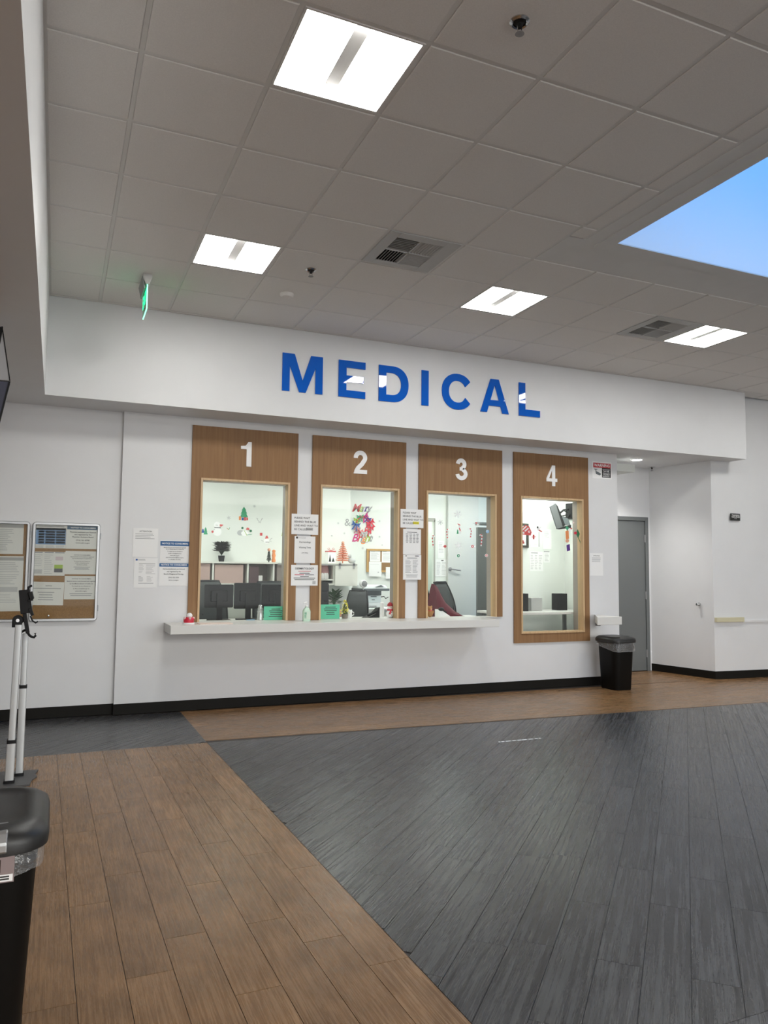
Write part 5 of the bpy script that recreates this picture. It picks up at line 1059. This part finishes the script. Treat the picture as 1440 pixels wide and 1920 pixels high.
bm = bmesh.new(); rnd = random.Random(5)
for k in range(150):
    v = rnd.random(); a_ = rnd.random()*6.28; r_ = .052*(1-v)**.7; c = p+Vector((math.cos(a_)*r_, math.sin(a_)*r_, .05+.15*v)); s = Vector((rnd.uniform(-1, 1), rnd.uniform(-1, 1), rnd.uniform(-1, 1)))*.014
    bm.faces.new([bm.verts.new(c+s), bm.verts.new(c+Vector((s.y, -s.x, .008))), bm.verts.new(c-s)]).material_index = 0 if k % 3 else 1
lathe(bm, [(.035, .05), (.02, .12), (.004, .19)], p, 10, 2); obj('tinsel', bm, [YEL, WHITE, mat('tree_olive', (.08, .10, .03), .7)], t)
p = Vector((on(653, YQ+.06), YQ+.07, ZD)); p = p+Vector((.02, .03, 0)); t = thing('mug', 'white mug behind the gold tinsel tree in window two', 'mug', p); bm = bmesh.new(); lathe(bm, [(.03, 0), (.036, .01), (.038, .09), (.033, .09), (.03, .015)], p, 18); obj('cup', bm, WHITE, t, smooth=True); bm = bmesh.new(); tube(bm, [p+Vector((.036, 0, .07)), p+Vector((.06, 0, .06)), p+Vector((.06, 0, .035)), p+Vector((.036, 0, .025))], .006, 6); obj('handle', bm, WHITE, t, smooth=True)
p = Vector((on(731, YQ), YQ, ZD)); t = thing('snowman_figurine', 'white snowman figurine with red scarf and cap at the right in window two', 'figurine', p)
bm = bmesh.new(); ball(bm, p+Vector((0, 0, .045)), .042, 1, 1, 1.07); ball(bm, p+Vector((0, 0, .115)), .030); obj('body', bm, WHITE, t, smooth=True)
bm = bmesh.new(); lathe(bm, [(.031, .083), (.036, .09), (.031, .098)], p, 16); prism_y(bm, [(p.x-.012, ZD+.09), (p.x+.004, ZD+.09), (p.x-.012, ZD+.04), (p.x-.03, ZD+.045)], p.y-.045, p.y-.036); obj('scarf', bm, RED, t, smooth=True)
bm = bmesh.new(); lathe(bm, [(.033, .132), (.03, .15), (.018, .168), (.004, .176)], p, 14); ball(bm, p+Vector((.034, 0, .15)), .014); obj('cap', bm, mat('cap_red', (.40, .02, .03), .7), t, smooth=True)
bm = bmesh.new(); [ball(bm, p+Vector((s, -.027, .12)), .004, n=6) for s in (-.01, .01)]; [ball(bm, p+Vector((.004, -.041, z_)), .005, n=6) for z_ in (.035, .06)]; obj('buttons', bm, INK, t)
bm = bmesh.new(); lathe(bm, [(.005, 0), (.001, -.022)], p+Vector((0, -.028, .113)), 8, ax='y'); obj('nose', bm, ORANGE, t)
p = Vector((on(718.5, YQ+.12), YQ+.16, .84)); bm = bmesh.new(); lathe(bm, [(.024, 0), (.026, .01), (.026, .12), (.02, .145), (.022, .155), (.022, .19), (.012, .2)], p, 14); tag(obj('white_bottle', bm, WHITE, smooth=True, origin=p), 'slim white bottle behind the snowman figurine', 'bottle')
p = at(700, 1157, 4.50); t = thing('desk_phone', 'black sloping desk phone on the desk in window two', 'telephone', (p.x, 4.5, .84)); xa_, xb_ = at(684, 1157, 4.5).x, at(719, 1157, 4.5).x
bm = bmesh.new(); prism_y(bm, [(xa_, .8405), (xb_, .8405), (xb_, .965), (xb_-.035, .965), (xb_-.10, .90)], 4.5, 4.66); obj('phone_body', bm, BLACK, t, bevel=.004)
bm = bmesh.new(); tube(bm, [(xa_+.03, 4.49, .885), (xb_-.09, 4.49, .93), (xb_-.05, 4.49, .965)], [.018, .013, .018], 8); obj('handset', bm, BLACK, t, smooth=True)
p = Vector((on(806, YQ), YQ, ZD)); t = thing('bear_figurine', 'brown bear figurine at the lower left of window three', 'figurine', p)
bm = bmesh.new(); ball(bm, p+Vector((0, 0, .04)), .036, 1, 1, 1.1); ball(bm, p+Vector((0, 0, .098)), .028); [ball(bm, p+Vector((s*.021, 0, .122)), .011, n=8) for s in (-1, 1)]; [ball(bm, p+Vector((s*.034, -.01, .06)), .012, 1, 1, 1.6, 8) for s in (-1, 1)]; obj('body', bm, BEARM, t, smooth=True)
bm = bmesh.new(); ball(bm, p+Vector((0, -.026, .092)), .012, n=8); obj('muzzle', bm, PEACH, t, smooth=True); bm = bmesh.new(); lathe(bm, [(.024, .07), (.028, .074), (.024, .08)], p, 12); obj('collar', bm, REDS, t, smooth=True)
p = Vector((on(827, 4.55), 4.55, .84)); t = thing('tape_dispenser', 'white and black desk telephone receiver on the desk in window three', 'telephone', p)
bm = bmesh.new(); prism_y(bm, [(p.x-.05, .8405), (p.x+.11, .8405), (p.x+.10, .86), (p.x-.03, .94), (p.x-.05, .94)], 4.5, 4.62); obj('phone_body', bm, WHITE, t, bevel=.005); bm = bmesh.new(); ball(bm, p+Vector((-.025, -.05, .105)), .028, 1.3, .8, .8); tube(bm, [p+Vector((-.02, -.05, .105)), p+Vector((.05, -.05, .06))], .009, 6); obj('handset', bm, BLACK, t, smooth=True)
t.name = 'desk_phone'
# maroon coat on a chair back in window three
a = at(806, 1100, 4.95); b = at(842, 1157, 4.95); t = thing('draped_coat', 'maroon and black coat heaped on the desk edge in window three', 'coat', (a.x+.2, 4.95, .84)); bm = bmesh.new(); n = 10
x0_ = at(798, 1100, 4.95).x
prof = [(0, 1.26), (.05, 1.22), (.11, 1.10), (.17, 1.02), (.24, .95), (.31, .90), (.37, .865), (.39, .844)]
lo = []
for k in range(6):
    y = 4.62+.055*k; am = math.sin(math.pi*(k+.6)/6.2); lo.append([(x0_+x, y, .842+(z_-.842)*am+.008*math.sin(x*40+k*2)*am) for x, z_ in prof]+[(x0_+.39, y, .8412), (x0_, y, .8412)])
loft(bm, lo); obj('sleeve', bm, MAROON, t, smooth=True)
bm = bmesh.new(); lo = [[(x0_-.02+x*.62, y, .8405+(z_-.8405)*s+.02) for x, z_ in prof]+[(x0_+.2, y, .842), (x0_-.02, y, .842)] for y, s in ((4.93, .9), (5.0, 1.06), (5.08, .9))]; loft(bm, lo); obj('hood', bm, BLACK, t, smooth=True)
# window three wall: papers, holders, door, far room
Yw3 = 6.895
paper('tall white sheet with small red mark by the doorway in window three', (821.5, 1014, 833, 1047), Yw3, [('l', .1, .9, .08, .7, 8, .3, .4, False, INKL)], 'sheets on the office wall'); paper('wide white sheet of small print below the tall sheet in window three', (816.5, 1048.5, 838, 1081), Yw3, [('r', .5, .7, .05, .1, INK), ('l', .1, .45, .15, .9, 10, .3, .4, False, INKL), ('l', .55, .95, .15, .9, 10, .3, .5, False, INKL)], 'sheets on the office wall')
for k in range(3):
    y = 1091+k*9.5; a, b = at(820, y, 6.84), at(832, y+7.5, 6.84); t = thing('wall_pocket', 'white wall pocket holding papers in window three, %s of three' % ('top', 'middle', 'bottom')[k], 'file holder', ((a.x+b.x)/2, 6.84, b.z), 'wall pockets')
    bm = bmesh.new(); bx(bm, a.x, b.x+.01, 6.84, 6.898, b.z, b.z+.018); bx(bm, a.x, b.x+.01, 6.84, 6.846, b.z+.018, b.z+.045); bx(bm, b.x+.004, b.x+.01, 6.846, 6.898, b.z+.018, a.z-.01); obj('pocket', bm, GREY, t); bm = bmesh.new(); bx(bm, a.x+.004, b.x-.006, 6.85, 6.88, b.z+.019, a.z); obj('cards', bm, PAPER, t)
dx0, dx1 = at(839.5, 1000, 6.86).x, at(896, 1000, 6.86).x
t = thing('door_2', '', '', (dx0, 6.86, 0)); del t['label']; del t['category']; t['kind'] = 'structure'
bm = bmesh.new(); bx(bm, dx0, dx1, 6.84, 6.88, .01, 2.74); obj('door_leaf', bm, mat('office_door_grey', (.66, .67, .64), .5), t)
a = at(844, 1067, 6.84); bm = bmesh.new(); lathe(bm, [(.03, 0), (.03, -.008), (.012, -.012), (.012, -.05)], a, 14, ax='y'); tube(bm, [a+Vector((0, -.05, 0)), a+Vector((.16, -.05, -.02))], .010, 8); obj('lever', bm, GREY, t, smooth=True)
fx0, fx1 = at(896, 1000, 6.0).x, at(913, 1000, 6.0).x
t = thing('door_3', '', '', (fx0, 6.0, 0)); del t['label']; del t['category']; t['kind'] = 'structure'
zf = at(900, 979, 6.0).z
bm = bmesh.new(); bx(bm, fx0, fx1+.12, 6.0, 6.05, .01, zf-.075); obj('door_leaf', bm, GREY_D, t); bm = bmesh.new(); bx(bm, fx0-.012, fx1+.13, 5.99, 6.06, zf-.045, zf); obj('door_head', bm, GREY, t); bm = bmesh.new(); bx(bm, fx0+.03, fx1+.1, 5.93, 5.99, zf-.03, zf-.005); obj('closer', bm, PRN_D, t)
bm = bmesh.new(); bx(bm, xdoor0, xdoor1-.002, 6.885, 6.899, at(808, 976, 6.9).z-.02, at(808, 972.5, 6.9).z+.01); bx(bm, xdoor1-.02, xdoor1, 6.885, 6.899, 0, at(808, 974, 6.9).z); struct('trim_3', bm, mat('doorway_trim', (.40, .40, .36), .5))
# things on the far wall seen through the doorway: dispensers and a basin
a = at(802, 1026, 8.39); bm = bmesh.new(); bx(bm, a.x-.05, a.x+.07, 8.33, 8.398, a.z-.10, a.z+.05); tag(obj('soap_dispenser', bm, SILVERY, bevel=.01, origin=a), 'pale dispenser on the wall of the far room seen through window three', 'dispenser')
a = at(804, 1041, 8.36); bm = bmesh.new(); bx(bm, a.x-.1, a.x+.12, 8.3, 8.398, a.z-.12, a.z+.03); tag(obj('glove_box', bm, mat('glove_blue', (.10, .16, .32), .5), bevel=.01, origin=a), 'blue glove box on the far room wall seen through window three', 'box')
t = thing('wash_basin', 'white wash basin on the far room wall seen through window three', 'basin', at(803, 1056, 8.2)); a = at(803, 1056, 8.2); bm = bmesh.new(); loft(bm, [[(a.x+x, 8.22+y, a.z+z_) for x, y in rrect(-w, w, -w*.7, w*.7, w*.4, 4)] for w, z_ in ((.12, -.12), (.2, -.03), (.22, .03), (.2, .03), (.15, -.05))]); obj('bowl', bm, WHITE, t, smooth=True)
bm = bmesh.new(); tube(bm, [(a.x, 8.26, a.z-.12), (a.x+.02, 8.3, a.z-.3), (a.x, 8.39, a.z-.33)], .03, 8); obj('drain_pipe', bm, mat('pipe_grey', (.25, .28, .26), .4), t, smooth=True)
# stickers on the glass of window three
YG = YW+.0145
def cane(name, label, x, y0, y1, flip=1, m1=REDS):
    sh = []; n = 7; pts = [(x+flip*1.5, y0+2.2), (x+flip*.2, y0+.4), (x-flip*2.2, y0+1), (x-flip*2.6, y0+4)]+[(x-flip*(2.6-.3*k), y0+4+(y1-y0-4)*k/6) for k in range(1, 7)]
    for k in range(len(pts)-1): sh.append((m1 if k % 2 else WHITE, ln(*pts[k], *pts[k+1], 2.0)))
    return decal(name, label, YG, sh, 'window sticker', 'candy cane stickers')
cane('candy_cane_sticker', 'candy cane sticker over the doorway, farthest left in window three', 813, 1004, 1026, 1); cane('candy_cane_sticker', 'candy cane sticker above the tall sheet in window three', 840, 992, 1012, 1)
decal('candle_tree_sticker', 'sticker of a candy cane with green fir, centre top in window three', YG, [(REDS, ln(858, 982, 863, 985, 1.6)), (WHITE, ln(861, 985, 862, 993, 2.2)), (REDS, ln(861, 990, 864, 997, 2)), (TGREEN, fir(858, 992, 1001, 4)), (WHITE, rc(860.5, 995, 864, 1001))], 'window sticker', 'candy cane stickers')
cane('candy_cane_sticker', 'candy cane sticker right of centre in window three', 881, 991, 1010, -1); cane('candy_cane_sticker', 'candy cane sticker in front of the dark door in window three', 901, 1002, 1024, -1)
flake('snowflake_sticker', 'white snowflake on the glass near the top of window three', YG, 858, 964, 7, WHITE, 'glass snowflakes'); flake('snowflake_sticker', 'grey snowflake on the glass above the doorway in window three', YG, 825.5, 979.5, 5, SILVERY, 'glass snowflakes'); flake('snowflake_sticker', 'white snowflake on the glass in the middle of window three', YG, 859.5, 1023, 6.5, WHITE, 'glass snowflakes')
decal('ornament_sticker', 'green round ornament sticker below the middle snowflake in window three', YG, [(WHITE, circ(860, 1041.5, 4)), (TGREEN, circ(859.5, 1042, 3)), (WHITE, circ(860, 1042, 1.2))], 'window sticker'); decal('candy_sticker', 'red and white wrapped candy sticker at right in window three', YG, [(WHITE, [(881, 1022.5), (883.5, 1024.5), (881, 1026.5)]), (REDS, circ(886, 1024.5, 2.6)), (WHITE, [(891, 1022.5), (891, 1026.5), (888.5, 1024.5)]), (WHITE, circ(886, 1024.5, 1))], 'window sticker')
decal('candy_sticker', 'small red candy sticker on the tall sheet in window three', YG, [(REDS, circ(834.5, 1024.5, 2.6)), (REDS, [(831, 1023.5), (832, 1024.5), (831, 1025.5)])], 'window sticker'); decal('ball_sticker', 'pale blue ball sticker over the right reveal of window three', YG, [(PALEB, circ(914, 996.5, 3.2)), (WHITE, circ(913, 995.5, 1))], 'window sticker'); decal('peppermint_sticker', 'red peppermint swirl sticker over the right reveal of window three', YG, [(WHITE, circ(912, 1041.5, 3)), (REDS, circ(912, 1041.5, 2)), (WHITE, circ(912, 1041.5, .8))], 'window sticker')
decal('bird_sticker', 'red bird on a twig sticker at the upper right of window three', YG, [(REDS, circ(893, 981, 1.8)), (INKG, ln(886.5, 981, 898, 982.5, .6)), (WHITE, circ(896, 983.5, 1.8))], 'window sticker')
# window four: wall papers, framed picture, monitor on bracket, stickers
Y4 = 5.047
t4 = thing('picture_frame', 'dark framed certificate at the left edge of window four', 'picture', at(983, 1005, Y4)); a, b = at(970, 981, Y4), at(990, 1027, Y4)
bm = bmesh.new(); bx(bm, a.x, b.x, Y4-.02, Y4+.003, b.z, b.z+.03); bx(bm, a.x, b.x, Y4-.02, Y4+.003, a.z-.03, a.z); bx(bm, b.x-.03, b.x, Y4-.02, Y4+.003, b.z+.03, a.z-.03); bx(bm, a.x, a.x+.03, Y4-.02, Y4+.003, b.z+.03, a.z-.03); obj('frame', bm, mat('frame_brown_black', (.04, .035, .025), .4), t4)
bm = bmesh.new(); bx(bm, a.x+.03, b.x-.03, Y4-.006, Y4+.003, b.z+.03, a.z-.03); obj('certificate', bm, PAPER, t4)
G4 = 'sheets in the window four office'
paper('white sheet in a grey sleeve beside the framed certificate in window four', (995, 996, 1012, 1026), Y4, [('r', .85, 1, .02, .98, INKL), ('l', .3, .75, .78, .86, 2, .4, .2, True, INKL)], G4); paper('tall typed sheet right of the grey sleeve in window four', (1017.5, 992, 1034, 1030), Y4-.002, [('l', .15, .8, .12, .42, 6, .3, .5, False, INKL)], G4)
paper('large table of small print low on the wall in window four', (993, 1034, 1018.5, 1071), Y4, [('r', .1, .6, .05, .09, INKG)]+[('l', a_, a_+.25, .15, .92, 9, .3, .5, False, INKL) for a_ in (.08, .38, .68)], G4); paper('small boxed list beside the large table in window four', (1019, 1033, 1031, 1055), Y4-.002, [('r', .05, .95, .03, .09, INKG), ('l', .2, .9, .2, .9, 6, .3, .5, False, INKL)], G4)
pbox('equipment_case', 'black equipment case at the left on the low desk in window four', 'case', (972, 1113, 991, 1146), 4.6, .16, BLACK)
pbox('equipment_case', 'black equipment case at the right on the low desk in window four', 'case', (1046, 1113, 1064, 1144.4), 4.7, .14, BLACK)
pbox('paper_tray', 'grey paper tray in the middle of the low desk in window four', 'tray', (996, 1121, 1017, 1144.8), 4.66, .16, mat('tray_grey', (.42, .42, .41), .5))
t = thing('wall_television', 'grey monitor tilted on a black bracket high in window four', 'television', at(1050, 970, 4.9)); Yv = 4.86
q = [at(x, y, Yv) for x, y in ((1031, 950), (1041.5, 943.5), (1055, 988), (1044.5, 991.5))]; bm = bmesh.new(); prism_y(bm, [(v.x, v.z) for v in q], Yv-.004, Yv+.02); obj('screen_face', bm, mat('tv_back_grey', (.11, .115, .12), .35), t, bevel=.003)
q = [at(x, y, Yv) for x, y in ((1041.5, 943.5), (1046, 949), (1060, 985), (1055, 988))]; bm = bmesh.new(); prism_y(bm, [(v.x, v.z) for v in q], Yv, Yv+.05); obj('bezel', bm, BLACK, t)
q = [at(x, y, Yv) for x, y in ((1044.5, 991.5), (1055, 988), (1071, 984), (1071, 990), (1050, 992.5))]; bm = bmesh.new(); prism_y(bm, [(v.x, v.z) for v in q], Yv+.002, Yv+.03); obj('lower_edge', bm, BLACK, t)
q = [at(x, y, Yv) for x, y in ((1050, 962), (1056, 968), (1068, 972), (1072, 984), (1060, 985))]; bm = bmesh.new(); prism_y(bm, [(v.x, v.z) for v in q], Yv+.03, Yv+.05); obj('side_shell', bm, PRN_D, t)
bm = bmesh.new(); V = lambda x, y: at(x, y, Yv+.055)
tube(bm, [V(1050, 962), V(1057, 956), V(1066, 955)], .014, 6); tube(bm, [V(1052, 968), V(1060, 966), V(1064, 961), V(1058, 958)], .008, 6); tube(bm, [V(1056, 970), V(1063, 972), V(1070, 962), V(1073, 955)], .014, 6); tube(bm, [V(1062, 972), V(1066, 984)], .005, 6); tube(bm, [V(1070, 962), Vector((5.578, Yv+.055, V(1070, 958).z))], .02, 6); obj('wall_arm', bm, BLACK, t, smooth=True)
bm = bmesh.new(); a = V(1070, 960); bx(bm, 5.56, 5.579, Yv, Yv+.14, a.z-.1, a.z+.12); obj('wall_plate', bm, BLACK, t)
decal('gingerbread_house_sticker', 'red and white gingerbread house sticker at the left of window four', YG, [(REDS, [(976, 993), (985, 984), (992, 987), (997, 998), (995, 1004), (976, 1002)]), (WHITE, [(978, 993), (986, 986), (988, 987), (980, 995)]), (WHITE, [(983, 995), (990, 989), (991.5, 991), (985, 997)]), (WHITE, rc(979, 997, 983, 1001)), (WHITE, circ(992, 997, 2)), (REDS, circ(992, 997, 1))], 'window sticker', 'window four stickers')
decal('gingerbread_sticker', 'small red gingerbread figure sticker beside the house in window four', YG, [(REDS, circ(1000.5, 1004, 1.8)), (REDS, rc(999, 1005, 1002, 1011)), (REDS, ln(996.5, 1007, 1004.5, 1006.5, 1.3))], 'window sticker', 'window four stickers'); decal('snowman_hat_sticker', 'snowman with black hat and red scarf sticker near the top left of window four', YG, [(WHITE, circ(1010, 992, 3.5)), (INK, rc(1006.5, 987, 1009.5, 990.5)), (REDS, ln(1010, 994, 1016, 997, 2)), (INKG, ln(1012, 989, 1016, 987.5, .6))], 'window sticker', 'window four stickers')
decal('figure_sticker', 'small red figure sticker over the framed certificate in window four', YG, [(REDS, circ(980.5, 1014.5, 1.6)), (REDS, rc(978.5, 1016, 983, 1019.5))], 'window sticker', 'window four stickers')
decal('gnome_sticker', 'orange and green gnome with white bobble sticker below the monitor in window four', YG, [(TGREEN, [(1060, 989), (1063, 986), (1067, 990), (1064, 996)]), (ORANGE, [(1060, 996), (1066, 994), (1067, 1010), (1061, 1011)]), (WHITE, circ(1068, 993.5, 3)), (PURPLE, [(1062, 1022), (1068, 1020), (1069, 1032), (1063, 1034)]), (PEACH, circ(1063.5, 1014, 3.5)), (REDS, circ(1071, 991, 1.6))], 'window sticker', 'window four stickers')
decal('holly_sticker', 'holly sticker with red berry over the right reveal of window four', YG, [(DGREEN, [(1080, 1001), (1083, 992), (1087, 1001), (1084, 1009)]), (RED, circ(1079, 999.5, 2.8)), (DGREEN, ln(1084, 1008, 1091, 1024, 1))], 'window sticker', 'window four stickers')
flake('snowflake_sticker', 'tiny pink-white snowflake over the right reveal of window four', YG, 1075, 980, 2, mat('pinkish', (.75, .55, .55), .5), 'glass snowflakes')
# lettering curves become plain meshes
bpy.context.view_layer.update(); dg = bpy.context.evaluated_depsgraph_get(); made = []
for o in FONTS: made.append((o, bpy.data.meshes.new_from_object(o.evaluated_get(dg))))
for o, me in made:
    nm, pa, mb = o.name, o.parent, (o.location.copy(), o.rotation_euler.copy(), o.scale.copy()); mt = o.data.materials[0]
    bpy.data.objects.remove(o); me.materials.clear(); me.materials.append(mt)
    n = bpy.data.objects.new(nm.split('.')[0], me); COL.objects.link(n); n.parent = pa; n.location, n.rotation_euler, n.scale = mb
print('planks', NPL)
